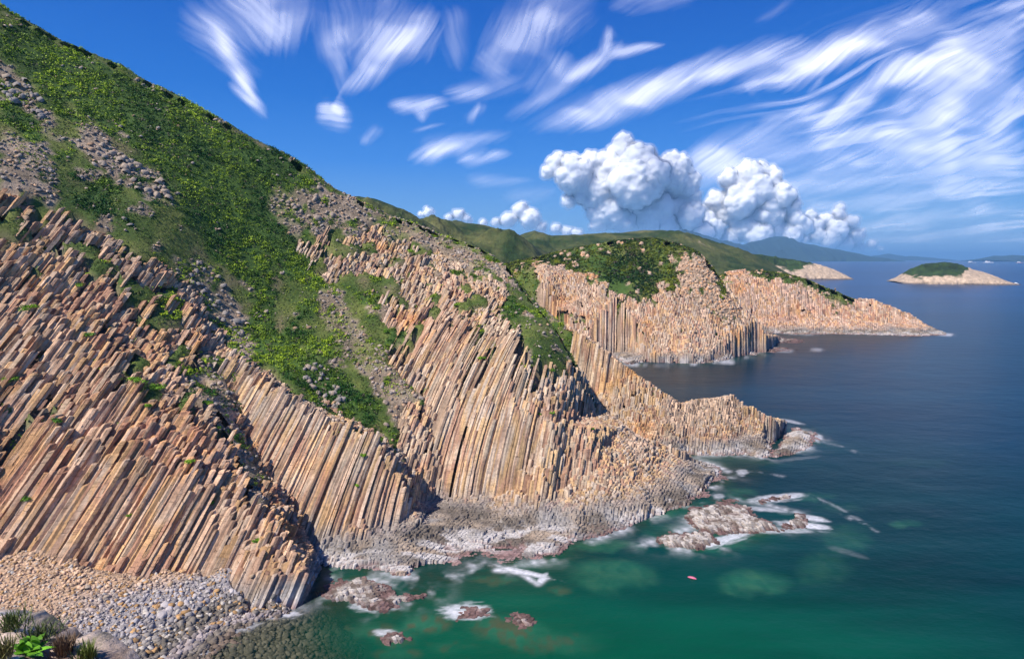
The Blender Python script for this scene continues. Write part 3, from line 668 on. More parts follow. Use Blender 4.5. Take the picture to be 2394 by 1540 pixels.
FOAM = [(1090, 1428, 62, 20, .95, 0), (900, 1478, 28, 10, .8, 0), (860, 1418, 45, 12, .7, .1), (640, 1437, 75, 9, .85, -.05), (560, 1462, 60, 16, .55, -.3), (480, 1510, 50, 20, .55, -.4),
        (1690, 1262, 70, 12, .9, -.25), (1740, 1245, 60, 9, .7, -.2), (1880, 1228, 70, 9, 1., .1), (1830, 1240, 90, 7, .6, .02), (1820, 1163, 70, 10, .8, -.1), (1790, 1190, 50, 6, .6, .1), (1905, 1212, 32, 8, .9, .2),
        (1225, 1337, 75, 7, 1., .22), (1268, 1352, 18, 8, 1., -.8), (1735, 1104, 14, 9, .6, 0), (1910, 1022, 14, 12, .7, .3), (1860, 1072, 60, 4, .12, -.1), (1850, 985, 30, 4, .5, .2), (1680, 1160, 14, 8, .5, 0), (1210, 1290, 30, 8, .5, 0),
        (1800, 817, 60, 2.5, .5, .03), (1900, 818, 25, 2, .5, 0), (2215, 781, 14, 3, .7, 0), (1500, 856, 30, 2.2, .5, 0), (1700, 846, 50, 2.2, .6, -.05), (1980, 1290, 50, 7, .10, .3)]
for (X, Y, rx, ry, a, t) in FOAM:
    dx_, dy_ = wq[:, 0]-X, wq[:, 1]-Y; u = dx_*math.cos(t)+dy_*math.sin(t); v = -dx_*math.sin(t)+dy_*math.cos(t)
    q = (u/rx)**2+(v/ry)**2
    ii = np.nonzero(q < 3.5)[0]; q = q[ii]; st = fbm(u[ii]/24, v[ii]/4.5, None, 401, 5)
    foam[ii] = np.maximum(foam[ii], a*(1-smooth(.0, 1.5, q+1.1*st))**1.2*(1+.6*st))
# thin drifting foam lines
for line, a in (([(1160, 1332), (1190, 1334), (1215, 1339), (1240, 1352), (1258, 1364), (1275, 1350)], 1.), ([(1162, 1330), (1215, 1337)], 1.),([(1890, 1155), (1960, 1185), (2010, 1215), (2050, 1242)], .22), ([(1640, 1082), (1740, 1098), (1830, 1112)], .2), ([(1960, 1195), (1990, 1212), (2040, 1235)], .3), ([(1920, 1030), (1980, 1045), (2010, 1060)], .18), ([(1630, 1010), (1700, 1015)], .0)):
    L_ = []
    for (a0, b0), (a1, b1) in zip(line[:-1], line[1:]):
        for t in np.linspace(0, 1, 14): L_.append((a0+(a1-a0)*t, b0+(b1-b0)*t))
    L_ = np.array(L_); m = (np.abs(wq[:, 0]-L_[:, 0].mean()) < 200) & (np.abs(wq[:, 1]-L_[:, 1].mean()) < 120); ii = np.nonzero(m)[0]
    dd = np.sqrt(np.min((wq[ii, 0, None]-L_[None, :, 0])**2+((wq[ii, 1, None]-L_[None, :, 1])*1.8)**2, 1))
    foam[ii] = np.maximum(foam[ii], a*np.exp(-(dd/(8 if a == 1. else 5))**2)*(.85+.5*n4[ii] if a == 1. else smooth(-.1, .5, n4[ii]+n2[ii]*.6)*1.3))
streak = fbm(wx/scl*3, np.log(wy)*16, None, 501, 4)
clear = (wq[:, 1] > 1380)*(1-smooth(640, 930, wq[:, 0]+n1*40-(wq[:, 1]-1480)*.3))*1.
zfar, _, gok = gsample(g, wx, wy); dep = np.where(gok, np.clip(-zfar, 0, 9), 9)
clear = np.maximum(np.exp(-dep/1.1)*.9, clear*np.exp(-dep/9.)*.97)*(wy < 240)
idx = np.arange(na*nr).reshape(nr, na)
Qw = np.stack([idx[:-1, :-1], idx[:-1, 1:], idx[1:, 1:], idx[1:, :-1]], -1).reshape(-1, 4)
m, n, b = newmat('sea_water'); L = n.links.new
a = node(n, 'ShaderNodeAttribute', attribute_name='col'); af = node(n, 'ShaderNodeAttribute', attribute_name='foam'); ac = node(n, 'ShaderNodeAttribute', attribute_name='clear')
b.inputs['Roughness'].default_value = .3; b.inputs['Specular IOR Level'].default_value = .22; b.inputs['IOR'].default_value = 1.33
b.inputs['Specular Tint'].default_value = (.35, .62, 1, 1)
L(a.outputs[0], b.inputs['Base Color'])
ge = node(n, 'ShaderNodeNewGeometry'); mp = node(n, 'ShaderNodeMapping'); L(ge.outputs['Position'], mp.inputs[0]); mp.inputs['Scale'].default_value = (.6, 1, 1)
nz = node(n, 'ShaderNodeTexNoise', Scale=.09, Detail=9.0, Roughness=.62); L(mp.outputs[0], nz.inputs['Vector'])
bp = node(n, 'ShaderNodeBump', Strength=.35, Distance=1.2); L(nz.outputs[0], bp.inputs['Height']); L(bp.outputs[0], b.inputs['Normal'])
tr = node(n, 'ShaderNodeBsdfTransparent'); tr.inputs[0].default_value = (.84, .93, .88, 1)
mx1 = node(n, 'ShaderNodeMixShader'); L(ac.outputs['Fac'], mx1.inputs[0]); L(b.outputs[0], mx1.inputs[1]); L(tr.outputs[0], mx1.inputs[2])
fd = node(n, 'ShaderNodeBsdfDiffuse'); fd.inputs[0].default_value = (.74, .72, .76, 1)
fz = node(n, 'ShaderNodeTexNoise', Scale=1.4, Detail=6.0, Roughness=.7); L(mp.outputs[0], fz.inputs['Vector'])
fm = node(n, 'ShaderNodeMapRange'); L(fz.outputs[0], fm.inputs[0]); fm.inputs[1].default_value = .3; fm.inputs[2].default_value = .65; fm.inputs[3].default_value = .45; fm.inputs[4].default_value = 1.1
fq = node(n, 'ShaderNodeMath', operation='MULTIPLY', use_clamp=True); L(fm.outputs[0], fq.inputs[0]); L(af.outputs['Fac'], fq.inputs[1])
mx2 = node(n, 'ShaderNodeMixShader'); L(fq.outputs[0], mx2.inputs[0]); L(mx1.outputs[0], mx2.inputs[1]); L(fd.outputs[0], mx2.inputs[2])
out = n.nodes['Material Output']; L(mx2.outputs[0], out.inputs['Surface'])
M_water = m
colw = colw*(.86+.35*streak[:, None])
sea = mesh('sea', wp, Qw.ravel(), 4, M_water, np.clip(colw, .0005, 1), attrs={'foam': np.clip(foam, 0, 1), 'clear': np.clip(clear, 0, 1)}, smooth_=True)
tag(sea, 'calm green to deep blue sea with silky foam along the rocks', 'sea', kind='structure')
sb = bpy.data.meshes.new('seabed'); sb.from_pydata([(-60000, 20, -9), (60000, 20, -9), (60000, 60500, -9), (-60000, 60500, -9)], [], [(0, 1, 2, 3)])
sbo = bpy.data.objects.new('seabed', sb); S.collection.objects.link(sbo); msb, nn, bb = newmat('seabed'); bb.inputs['Base Color'].default_value = (.01, .05, .04, 1); sb.materials.append(msb)
tag(sbo, 'dark sea floor below the water', 'seabed', kind='structure')

# ================================================================ VEGETATION AND LOOSE ROCK ON THE NEAR HILL
r = np.random.default_rng(11)
def scatter(gd, n, x0, x1, y0, y1, classes, dens=None, r=r):
    x = x0+(x1-x0)*r.random(n); y = y0+(y1-y0)*r.random(n)
    z, c, ok = gsample(gd, x, y); m = ok & np.isin(c, classes)
    x, y, z, c = x[m], y[m], z[m], c[m]
    q = proj(np.stack([x, y, z], 1)); m = (q[:, 0] > -80) & (q[:, 0] < 2480) & (q[:, 1] < 1600)
    return np.stack([x, y, z], 1)[m], c[m]
def leafcol(p, base=0.):
    n = fbm(p[:, 0]/5, p[:, 1]/5, p[:, 2]/5, 611, 3); n2 = fbm(p[:, 0]/1.7, p[:, 1]/1.7, p[:, 2]/1.7, 612, 2)
    n0 = fbm(p[:, 0]/15, p[:, 1]/15, p[:, 2]/15, 613, 3)
    c = lerp(np.array([.022, .085, .010]), np.array([.38, .50, .022]), np.clip(.38+n*.7+n2*.6+n0*1.1+base, 0, 1))
    k = r.random(len(p)); c[k < .05] = [.14, .11, .07]; c[(k > .05) & (k < .1)] = [.02, .045, .015]
    return c
pts, cc = scatter(g, 220000, -200, 60, 110, 245, [BUSH])
n_ = fbm(pts[:, 0]/4, pts[:, 1]/4, pts[:, 2]/4, 620, 3)
k = (r.random(len(pts)) < .42+.5*n_); pb = pts[k][:30000]
pb[:, 2] += .1; o = clumps('shrubbery', pb, .38+1.0*r.random(len(pb))**3, leafcol(pb), 17, .21, .85, seed=3)
tag(o, 'dense bright and dark green shrubs covering the gully of the near hill', 'shrubbery', kind='stuff')
pts, cc = scatter(g, 200000, -200, 60, 110, 245, [GRASS])
n_ = fbm(pts[:, 0]/6, pts[:, 1]/6, pts[:, 2]/6, 640, 3)
pg_ = pts[(r.random(len(pts)) < .45+.8*n_)][:42000]
gc = lerp(np.array([.09, .15, .02]), np.array([.27, .31, .05]), np.clip(.4+fbm(pg_[:, 0]/6, pg_[:, 1]/6, None, 660, 3), 0, 1))
kd = r.random(len(pg_)) < .18; gc[kd] = [.17, .14, .08]
gc = np.where((r.random(len(pg_)) < .3)[:, None], np.array([.04, .09, .015]), gc)
o = clumps('grass', pg_, .22+.5*r.random(len(pg_))**2, gc, 7, .20, .6, seed=4)
tag(o, 'short green and brown grass tufts over the open slopes of the near hill', 'grass', kind='stuff')
# small shrubs in cracks and along the rubble
pts, cc = scatter(g, 60000, -200, 60, 95, 245, [RUB, COL])
n_ = fbm(pts[:, 0]/7, pts[:, 1]/7, pts[:, 2]/7, 680, 3); pr = pts[(n_ > .05) & (pts[:, 2] > 14)][:7000]; cr_ = gsample(g, pr[:, 0], pr[:, 1])[1]
pr[:, 2] += np.where(cr_ == COL, 1.9, .2)
o = clumps('undergrowth', pr, .25+.7*r.random(len(pr))**3, leafcol(pr, .05), 14, .20, .7, seed=5)
tag(o, 'scattered low green growth between the rubble and ledges of the near spurs', 'undergrowth', kind='stuff')
# rubble
def rubcol(p, r=r):
    c = np.array([.40, .31, .245])*(.65+.6*r.random((len(p), 1))); k = r.random(len(p))
    c[k < .35] *= np.array([.92, 1.0, 1.08]); c[k > .8] *= np.array([1.2, 1.0, .8]); return c
pts, cc = scatter(g, 140000, -200, 60, 95, 245, [RUB])
n_ = fbm(pts[:, 0]/5, pts[:, 1]/5, pts[:, 2]/5, 700, 3); ru = pts[r.random(len(pts)) < .75+.8*n_][:34000]
sz = .13+.55*r.random(len(ru))**4; ru[:, 2] += sz*.2
o = stones('rubble', ru, sz, rubcol(ru), 6, mat=M_rock); tag(o, 'tan and grey broken rock lying in bands down the near hill', 'rubble', kind='stuff')
pts, cc = scatter(g, 9000, -200, 60, 100, 245, [GRASS, BUSH])
n_ = fbm(pts[:, 0]/9, pts[:, 1]/9, pts[:, 2]/9, 710, 3); ru = pts[n_ > .12][:1500]; sz = .2+.5*r.random(len(ru))**3; ru[:, 2] += sz*.3
o = stones('rubble', ru, sz, rubcol(ru), 16, mat=M_rock); tag(o, 'loose pale stones sprinkled over the grass of the near hill', 'rubble', kind='stuff')

# ================================================================ BEACH
def near_beach(n, z0, z1, r=r):
    x = -110+115*r.random(n); y = 66+44*r.random(n); z, c, ok = gsample(g, x, y)
    m = ok & (c == BEACH) & (z > z0) & (z < z1); p = np.stack([x, y, z], 1)[m]; q = proj(p)
    return p[(q[:, 0] > -60) & (q[:, 1] < 1600)]
bp_ = near_beach(70000, -4.5, 12)[:30000]
bs = (.08+.32*r.random(len(bp_))**3.2)*(1+.6*(bp_[:, 2] < 3))*(1+.5*(fbm(bp_[:, 0]/5, bp_[:, 1]/5, None, 771, 3))); 
bc = beach_col(bp_[:, 0], bp_[:, 1], bp_[:, 2])*(.55+.9*r.random((len(bp_), 1)))
kk = (r.random(len(bp_)) < .16) & (bp_[:, 2] > .3); bc[kk] = np.array([.46, .27, .12])*(.7+.5*r.random((kk.sum(), 1)))
kk = (r.random(len(bp_)) < .10) & (bp_[:, 2] > .3); bc[kk] = np.array([.50, .44, .38])
bp_[:, 2] += bs*.25
o = stones('pebbles', bp_, bs, bc, 7, aspect=(1, .8, .55)); tag(o, 'tan pebbles grading to grey cobbles along the beach under the leaning cliff', 'pebbles', kind='stuff')

# ================================================================ CIRRUS SHEET
def cirrus_density(X, Y):
    """X, Y print coordinates of the survey of the cloud sheet"""
    D = np.zeros(X.shape)
    wx_, wy_ = fbm(X/210, Y/150, None, 801, 3)*30, fbm(X/210, Y/150, None, 802, 3)*24
    Xw, Yw = X+wx_, Y+wy_
    sh = X.shape; X, Y, Xw, Yw, D = X.ravel(), Y.ravel(), Xw.ravel(), Yw.ravel(), D.ravel()
    for (x0_, y0_, x1_, y1_, w0, w1, a) in STREAKS:
        dx_, dy_ = x1_-x0_, y1_-y0_; L2 = dx_*dx_+dy_*dy_; Ln = math.sqrt(L2); wm = max(w0, w1)*2.6
        ii = np.nonzero((Xw > min(x0_, x1_)-wm-40) & (Xw < max(x0_, x1_)+wm+40) & (Yw > min(y0_, y1_)-wm-30) & (Yw < max(y0_, y1_)+wm+30))[0]
        if not len(ii): continue
        xx, yy = Xw[ii], Yw[ii]
        t = ((xx-x0_)*dx_+(yy-y0_)*dy_)/L2; s_ = ((xx-x0_)*-dy_+(yy-y0_)*dx_)/Ln
        w = w0+(w1-w0)*np.clip(t, 0, 1)
        e = smooth(-.2, .25, t)*(1-smooth(.6, 1.15, t))
        # fibres combed at a slant to the streak
        s2 = s_+.30*t*Ln
        fb = fbm(t*Ln/170, s2/9, None, int(x0_)+11, 4)*.5+fbm(t*Ln/70, s2/3.0, None, int(y0_)+5, 3)*.22
        prof = np.exp(-np.abs(s_/(w*1.15))**1.6*1.2)*e
        v = np.clip(prof*(1.05+.9*fb)+.35*fb*(prof > .02)*prof**.5-.10, 0, 1)
        D[ii] = 1-(1-D[ii])*(1-a*.66*v)
    # broad veil of parallel fibres on the seaward side
    sl = -.08-.36*(1-smooth(60, 480, Y)); v_ = Yw-sl*(Xw-1900); u_ = Xw
    f = fbm(u_/330, v_/15, None, 901, 5)+.35*fbm(u_/120, v_/5, None, 905, 3)
    m_ = smooth(1550, 2050, X-(Y-300)*.4+f*50)*(1-smooth(520, 590, Y))*smooth(-40, 230, Y-(2100-X)*.35)
    D = 1-(1-D)*(1-.42*m_*smooth(-.1, .6, f))
    D = np.clip(D*(.45+.75*smooth(-.35, .35, fbm(X/150, Y/75, None, 951, 3))), 0, 1).reshape(sh)
    return np.clip(D, 0, 1)
STREAKS = [
 (490, 50, 620, 275, 24, 12, .95), (450, 40, 600, 200, 40, 30, .28), (560, -40, 640, 120, 70, 45, .42), (700, -40, 640, 130, 40, 40, .40), (540, 200, 625, 265, 9, 8, .6), (640, -30, 620, 80, 60, 60, .25),
 (1000, 50, 810, 215, 42, 18, .9), (960, 30, 830, 150, 55, 45, .45), (800, -40, 790, 150, 40, 40, .35), (780, 60, 815, 210, 25, 12, .4), (900, -30, 860, 120, 60, 60, .2),
 (750, 255, 835, 275, 24, 22, 1.), (785, 240, 815, 262, 20, 16, .8), (895, 285, 850, 330, 14, 12, .55),
 (1150, 150, 1330, -40, 40, 60, .5), (1130, 120, 1180, 190, 30, 20, .45), (1250, 20, 1400, -30, 60, 50, .35), (1060, 30, 1070, 150, 25, 20, .18), (930, 240, 1060, 250, 16, 16, .6), (1060, 220, 1230, 180, 22, 20, .45), (1110, 290, 1140, 235, 9, 10, .5), (1000, 250, 1010, 290, 18, 10, .45),
 (1210, 260, 1450, 110, 18, 16, .8), (1420, 130, 1550, 112, 14, 7, .6), (1400, 130, 1440, 70, 10, 14, .4), (1230, 210, 1330, 130, 40, 30, .4), (1450, 20, 1620, -20, 18, 20, .5),
 (1280, 285, 1700, 160, 26, 24, .9), (1400, 215, 1420, 250, 40, 20, .3), (1640, 175, 1900, 105, 24, 30, .85), (1760, 200, 2230, 15, 18, 42, .95), (1850, 150, 2200, 40, 22, 34, .9), (1540, 200, 1700, 115, 10, 12, .35), (1350, 280, 1600, 200, 22, 20, .7),
 (2050, 110, 2250, 45, 8, 16, .4), (1770, 50, 1860, 0, 8, 8, .25), (2230, 40, 2420, -20, 10, 16, .35),
 (1900, 290, 2080, 225, 16, 22, .85), (1960, 250, 2200, 130, 14, 30, .8), (2100, 190, 2420, 60, 36, 50, .95), (2200, 110, 2420, 40, 22, 30, .8), (2080, 265, 2420, 170, 28, 42, .75), (2200, 200, 2400, 130, 30, 30, .8),
 (1780, 290, 1960, 225, 12, 14, .7), (1730, 340, 1920, 260, 22, 22, .75), (1600, 375, 1830, 320, 26, 30, .8), (1620, 400, 1900, 350, 30, 34, .85), (1800, 370, 2080, 290, 28, 24, .85), (1880, 400, 2260, 320, 26, 30, .9), (2050, 330, 2420, 220, 22, 44, .95), (2100, 370, 2420, 310, 28, 36, .9),
 (1850, 440, 2150, 400, 20, 18, .6), (1900, 430, 2420, 370, 18, 26, .7), (2000, 470, 2420, 410, 22, 22, .75), (1900, 480, 2200, 450, 20, 20, .5), (2100, 500, 2420, 480, 16, 20, .45), (1700, 440, 1900, 420, 40, 30, .55), (1900, 530, 2300, 500, 18, 18, .35), (1950, 560, 2380, 545, 12, 14, .22),
 (980, 375, 1200, 310, 16, 14, .8), (1000, 350, 1130, 330, 20, 14, .6), (1080, 385, 1190, 358, 14, 10, .6), (1095, 435, 1240, 430, 14, 8, .35), (1180, 470, 1300, 455, 16, 12, .3), (980, 310, 1060, 295, 5, 4, .35), (1750, 215, 1780, 190, 20, 12, .2), (1880, 210, 1920, 175, 6, 6, .35)]
ca, cb = 900, 420
AZ, EL = np.meshgrid(np.linspace(math.radians(-48), math.radians(48), ca), np.linspace(math.radians(1.2), math.radians(26), cb))
CH = 16000.
rd = CH/np.tan(EL); cv = np.stack([np.sin(AZ)*rd, np.cos(AZ)*rd, np.full(AZ.shape, CH+H)], -1).reshape(-1, 3)
cq = proj(cv); cd = cirrus_density(cq[:, 0], cq[:, 1])
idx = np.arange(ca*cb).reshape(cb, ca); Qc = np.stack([idx[:-1, :-1], idx[:-1, 1:], idx[1:, 1:], idx[1:, :-1]], -1).reshape(-1, 4)
Qc = Qc[cd[Qc].max(1) > .004]
used = np.zeros(len(cv), bool); used[Qc.ravel()] = True; rem = -np.ones(len(cv), int); rem[used] = np.arange(used.sum())
m, n, b = newmat('cirrus'); L = n.links.new
n.nodes.remove(b); af = node(n, 'ShaderNodeAttribute', attribute_name='dens')
tl = node(n, 'ShaderNodeBsdfTranslucent'); tl.inputs[0].default_value = (.97, .97, 1, 1); tr = node(n, 'ShaderNodeBsdfTransparent')
mx = node(n, 'ShaderNodeMixShader'); L(af.outputs['Fac'], mx.inputs[0]); L(tr.outputs[0], mx.inputs[1]); L(tl.outputs[0], mx.inputs[2]); L(mx.outputs[0], n.nodes['Material Output'].inputs[0])
o = mesh('cirrus_clouds', cv[used], rem[Qc].ravel(), 4, m, attrs={'dens': np.clip(cd[used]*.84, 0, 1)}, smooth_=True)
tag(o, 'thin white fanned cirrus streaks high over the sea', 'clouds', kind='stuff')

# ================================================================ CUMULUS
def icos(sub):
    import bmesh
    bm = bmesh.new(); bmesh.ops.create_icosphere(bm, subdivisions=sub, radius=1)
    bm.verts.index_update(); v = np.array([tuple(x.co) for x in bm.verts]); f = np.array([[x.index for x in fc.verts] for fc in bm.faces]); bm.free(); return v, f
m, n, b = newmat('cumulus'); b.inputs['Base Color'].default_value = (.98, .98, .99, 1); b.inputs['Roughness'].default_value = 1; b.inputs['Specular IOR Level'].default_value = 0
L = n.links.new; td = node(n, 'ShaderNodeBsdfTranslucent'); td.inputs[0].default_value = (.8, .85, .95, 1)
mx = node(n, 'ShaderNodeMixShader'); b.inputs['Subsurface Weight'].default_value = 1.0; b.inputs['Subsurface Scale'].default_value = 900.; b.inputs['Subsurface Radius'].default_value = (1, 1, 1)
mx.inputs[0].default_value = .04; L(b.outputs[0], mx.inputs[1]); L(td.outputs[0], mx.inputs[2]); L(mx.outputs[0], n.nodes['Material Output'].inputs[0])
M_cum = m
m, n, b = newmat('vapour'); n.nodes.remove(b); L = n.links.new
td = node(n, 'ShaderNodeBsdfTranslucent'); td.inputs[0].default_value = (.9, .93, 1, 1); dd = node(n, 'ShaderNodeBsdfDiffuse'); dd.inputs[0].default_value = (.95, .96, 1, 1); tr = node(n, 'ShaderNodeBsdfTransparent')
mx = node(n, 'ShaderNodeMixShader'); mx.inputs[0].default_value = .6; L(td.outputs[0], mx.inputs[1]); L(dd.outputs[0], mx.inputs[2])
mx2 = node(n, 'ShaderNodeMixShader'); mx2.inputs[0].default_value = .11; L(tr.outputs[0], mx2.inputs[1]); L(mx.outputs[0], mx2.inputs[2]); L(mx2.outputs[0], n.nodes['Material Output'].inputs[0])
M_vap = m
def cumulus(label, circles, dist, seed, depth=1.0):
    r = np.random.default_rng(seed); sc = K/F*dist
    C0, R0 = [], []
    for X, Y, R in circles:
        p = P(X, Y, d=dist); C0.append(p+np.array([0, (r.random()-.5)*R*sc*depth, 0])); R0.append(R*sc*.98)
    lv = [(np.array(C0), np.array(R0))]
    for nch, fr in ((20, .40), (9, .36)):
        c, R = lv[-1]; d = r.normal(size=(len(c), nch, 3)); d /= np.linalg.norm(d, axis=2)[..., None]
        d[..., 1] = -np.abs(d[..., 1])*.8; d[..., 2] = d[..., 2]*.9+.15
        rr_ = R[:, None]*fr*(.5+.8*r.random((len(c), nch)))
        lv.append(((c[:, None]+d*(R[:, None, None]*.80)).reshape(-1, 3), rr_.ravel()))
    VV, FF, n0 = [], [], 0
    for (c, R), sub in zip(lv, (4, 3, 2)):
        v, f = icos(sub); p = c[:, None]+v[None]*R[:, None, None]*np.array([1, 1, .92])
        q = p.reshape(-1, 3); s_ = sc*9; k = fbm(q[:, 0]/s_, q[:, 1]/s_, q[:, 2]/s_, 17, 4)
        nn_ = np.tile(v, (len(c), 1)); q = q+nn_*(k[:, None]*np.repeat(R, len(v))[:, None]*.22)
        VV.append(q); FF.append((f[None]+(np.arange(len(c))*len(v))[:, None, None]+n0).reshape(-1, 3)); n0 += len(q)
    o = mesh('cumulus_cloud', np.concatenate(VV), np.concatenate(FF).ravel(), 3, M_cum, smooth_=True)
    md = o.modifiers.new('r', 'REMESH'); md.mode = 'VOXEL'; md.voxel_size = sc*2.1; md.use_smooth_shade = True
    dg = bpy.context.evaluated_depsgraph_get(); me = bpy.data.meshes.new_from_object(o.evaluated_get(dg)); o.modifiers.clear(); o.data = me
    nv = len(me.vertices); v = np.empty(nv*3, np.float32); me.vertices.foreach_get('co', v); v = v.reshape(-1, 3).astype(float)
    nn_ = np.empty(nv*3, np.float32); me.vertices.foreach_get('normal', nn_); nn_ = nn_.reshape(-1, 3)
    k = fbm(v[:, 0]/(sc*14), v[:, 1]/(sc*14), v[:, 2]/(sc*14), 19, 5)
    v = v+nn_*(k*sc*3.0)[:, None]; nq = len(me.polygons)
    lt = np.empty(nq, np.int32); me.polygons.foreach_get('loop_total', lt); lv_ = np.empty(len(me.loops), np.int32); me.loops.foreach_get('vertex_index', lv_)
    bpy.data.objects.remove(o)
    o = mesh('cumulus_cloud', v, lv_, lt, M_cum, smooth_=True)
    for i_, off in enumerate((1.2, 2.4, 3.8, 5.4)):      # the thinning vapour round the core
        k2 = fbm(v[:, 0]/(sc*9), v[:, 1]/(sc*9), v[:, 2]/(sc*9), 60+i_, 4)
        mesh('vapour', v+nn_*((off*(1+.9*k2))*sc)[:, None], lv_, lt, M_vap, smooth_=True, parent=o)
    return tag(o, label, 'cloud', 'cumulus clouds over the horizon', 'stuff')
cumulus('largest white cumulus cloud, with a tall pointed tower', [(1455, 338, 20), (1448, 365, 32), (1490, 385, 40), (1430, 400, 48), (1375, 385, 26), (1300, 385, 22), (1282, 402, 16), (1340, 415, 40), (1400, 440, 56), (1480, 430, 66), (1560, 415, 46), (1600, 430, 34), (1618, 460, 20), (1430, 490, 46), (1520, 495, 56), (1590, 490, 38), (1460, 520, 28), (1550, 525, 36), (1400, 520, 20), (1610, 510, 30), (1640, 545, 22), (1350, 548, 12), (1330, 470, 16), (1360, 455, 22)], 70000, 3)
cumulus('second cumulus cloud, greyer, right of the tallest one', [(1780, 402, 22), (1745, 410, 32), (1800, 425, 30), (1700, 420, 20), (1755, 450, 46), (1820, 460, 30), (1850, 485, 22), (1725, 475, 36), (1790, 500, 46), (1860, 515, 20), (1700, 500, 24), (1640, 515, 28), (1600, 530, 24), (1740, 530, 32), (1810, 535, 30), (1655, 535, 30), (1680, 470, 24), (1700, 560, 26), (1770, 555, 28), (1850, 550, 24), (1880, 530, 20)], 76000, 4)
cumulus('small cream cumulus cloud low over the blue mountains', [(1962, 502, 15), (1930, 515, 18), (1895, 503, 12), (1985, 520, 16), (1950, 540, 22), (2000, 552, 17), (1910, 550, 18), (2035, 572, 9), (1870, 560, 14), (2060, 583, 6), (1900, 535, 22), (1935, 560, 22), (1975, 570, 18), (2010, 578, 12), (1965, 485, 10)], 82000, 5)
cumulus('row of low cumulus puffs behind the green ridge', [(1215, 492, 17), (1240, 515, 22), (1190, 515, 17), (1262, 532, 14), (1160, 520, 10), (1072, 502, 12), (1092, 514, 10), (1300, 535, 11), (1325, 543, 12), (1002, 498, 11), (985, 502, 7), (1130, 522, 8), (1050, 510, 8)], 82000, 6)

# ================================================================ HILLS, CAPE, ISLAND, MOUNTAINS
def ridge(name, pts, Y0, depth, colf, nx=300, nt_=60, rough=.12, z0=-2., seed=0, scale=1.0, back=True, bulge=.75, mat=None, yslope=0.):
    pts = np.array(pts, float); X = np.linspace(pts[0, 0], pts[-1, 0], nx); Yp = np.interp(X, pts[:, 0], pts[:, 1])
    Yp = Yp+fbm(X/14, X*0, None, seed, 4)*rough*4*min(1, 2000/Y0)
    u = (X*K-512)/F
    rows = []
    for t in np.linspace(0, 1, nt_):
        d = Y0+yslope*(X-X[0])-depth*(1-t)
        crest = H-(Y0+yslope*(X-X[0]))*tt(Yp*K)
        rows.append((d, z0+(crest-z0)*(1-(1-t)**2*1.0)**bulge if True else 0, t))
    for t in (.15, .45, 1.):
        d = Y0+yslope*(X-X[0])+depth*t; crest = H-(Y0+yslope*(X-X[0]))*tt(Yp*K)
        rows.append((d, z0+(crest-z0)*(1-t**1.3), 1+t))
    V = []
    for d, z, t in rows:
        kk = (Y0+yslope*(X-X[0]))/(cp-(Yp*K-329)/F*sp)
        x = u*kk*(1+(d/(Y0+yslope*(X-X[0]))-1)*.6); V.append(np.stack([x, d, z], 1))
    V = np.array(V); s_ = scale*depth/5; hh = V[..., 2]-z0
    nz = fbm(V[..., 0].ravel()/s_, V[..., 1].ravel()/s_, None, 50+seed, 6).reshape(hh.shape)
    T = np.array([r_[2] for r_ in rows])[:, None]
    V[..., 2] += nz*hh*.30*np.clip((1-T)*2.2, 0, 1)*(T < 1)
    V[..., 1] += nz*depth*.10
    p = V.reshape(-1, 3); m_ = V.shape[0]; idx = np.arange(m_*nx).reshape(m_, nx)
    Q = np.stack([idx[:-1, :-1], idx[:-1, 1:], idx[1:, 1:], idx[1:, :-1]], -1).reshape(-1, 4)
    return mesh(name, p, Q.ravel(), 4, mat or M_hill, colf(p), smooth_=True)
M_hill = attr_mat('distant_hill', 1, .12, .8, .4)
M_mount = attr_mat('distant_mountain', 1, .01, .5, .3)
def hillcol(p, s_=40., tan=.3):
    s_ = s_*.7
    n = fbm(p[:, 0]/s_, p[:, 1]/s_, p[:, 2]/s_, 71, 5); n2 = fbm(p[:, 0]/s_*4, p[:, 1]/s_*4, None, 72, 4)
    c = lerp(np.array([.025, .050, .014]), np.array([.13, .13, .045]), np.clip(.45+n+n2*.5, 0, 1))
    return lerp(c, np.array([.30, .23, .15]), smooth(tan, tan+.25, n2*.8+n*.5))
def capecol(lim, s_=25.):
    def f(p):
        n = fbm(p[:, 0]/s_, p[:, 1]/s_, p[:, 2]/s_*2, 81, 5); n2 = fbm(p[:, 0]/4, p[:, 1]/30, p[:, 2]/40, 82, 4)
        t = np.array([.50, .37, .26])*(1+.3*n2[:, None]); g_ = np.array([.03, .055, .014])*(1+.9*n[:, None])
        L_ = np.interp(proj(p)[:, 0], *lim)
        c = lerp(t, g_, smooth(-2.5, 2.5, p[:, 2]-L_+n*14))
        return lerp(c, np.array([.16, .13, .11]), 1-smooth(1.5, 5, p[:, 2]+n*2))
    return f
o = ridge('hill', [(740, 480), (800, 462), (840, 459), (880, 465), (920, 480), (960, 500), (1000, 522), (1040, 545), (1080, 570)], 430, 120, lambda p: hillcol(p, 30, .6), seed=1); tag(o, 'dark green hill shoulder just behind the rubbly spur', 'hill', kind='structure')
o = ridge('hill', [(930, 545), (985, 520), (1050, 517), (1130, 526), (1180, 540), (1220, 560), (1260, 580), (1300, 600), (1340, 625)], 680, 200, lambda p: hillcol(p, 40, .55), seed=2); tag(o, 'low green hill sloping down to the right between near spur and domed headland', 'hill', kind='structure')
o = ridge('hill', [(1190, 560), (1225, 546), (1250, 541), (1285, 553), (1340, 552), (1430, 546), (1500, 538), (1545, 539), (1600, 548), (1650, 562), (1700, 578), (1750, 600), (1800, 625), (1850, 650)], 1000, 330, lambda p: hillcol(p, 60, .5), nx=400, seed=3); tag(o, 'long dark green ridge rising behind the domed headland', 'hill', kind='structure')
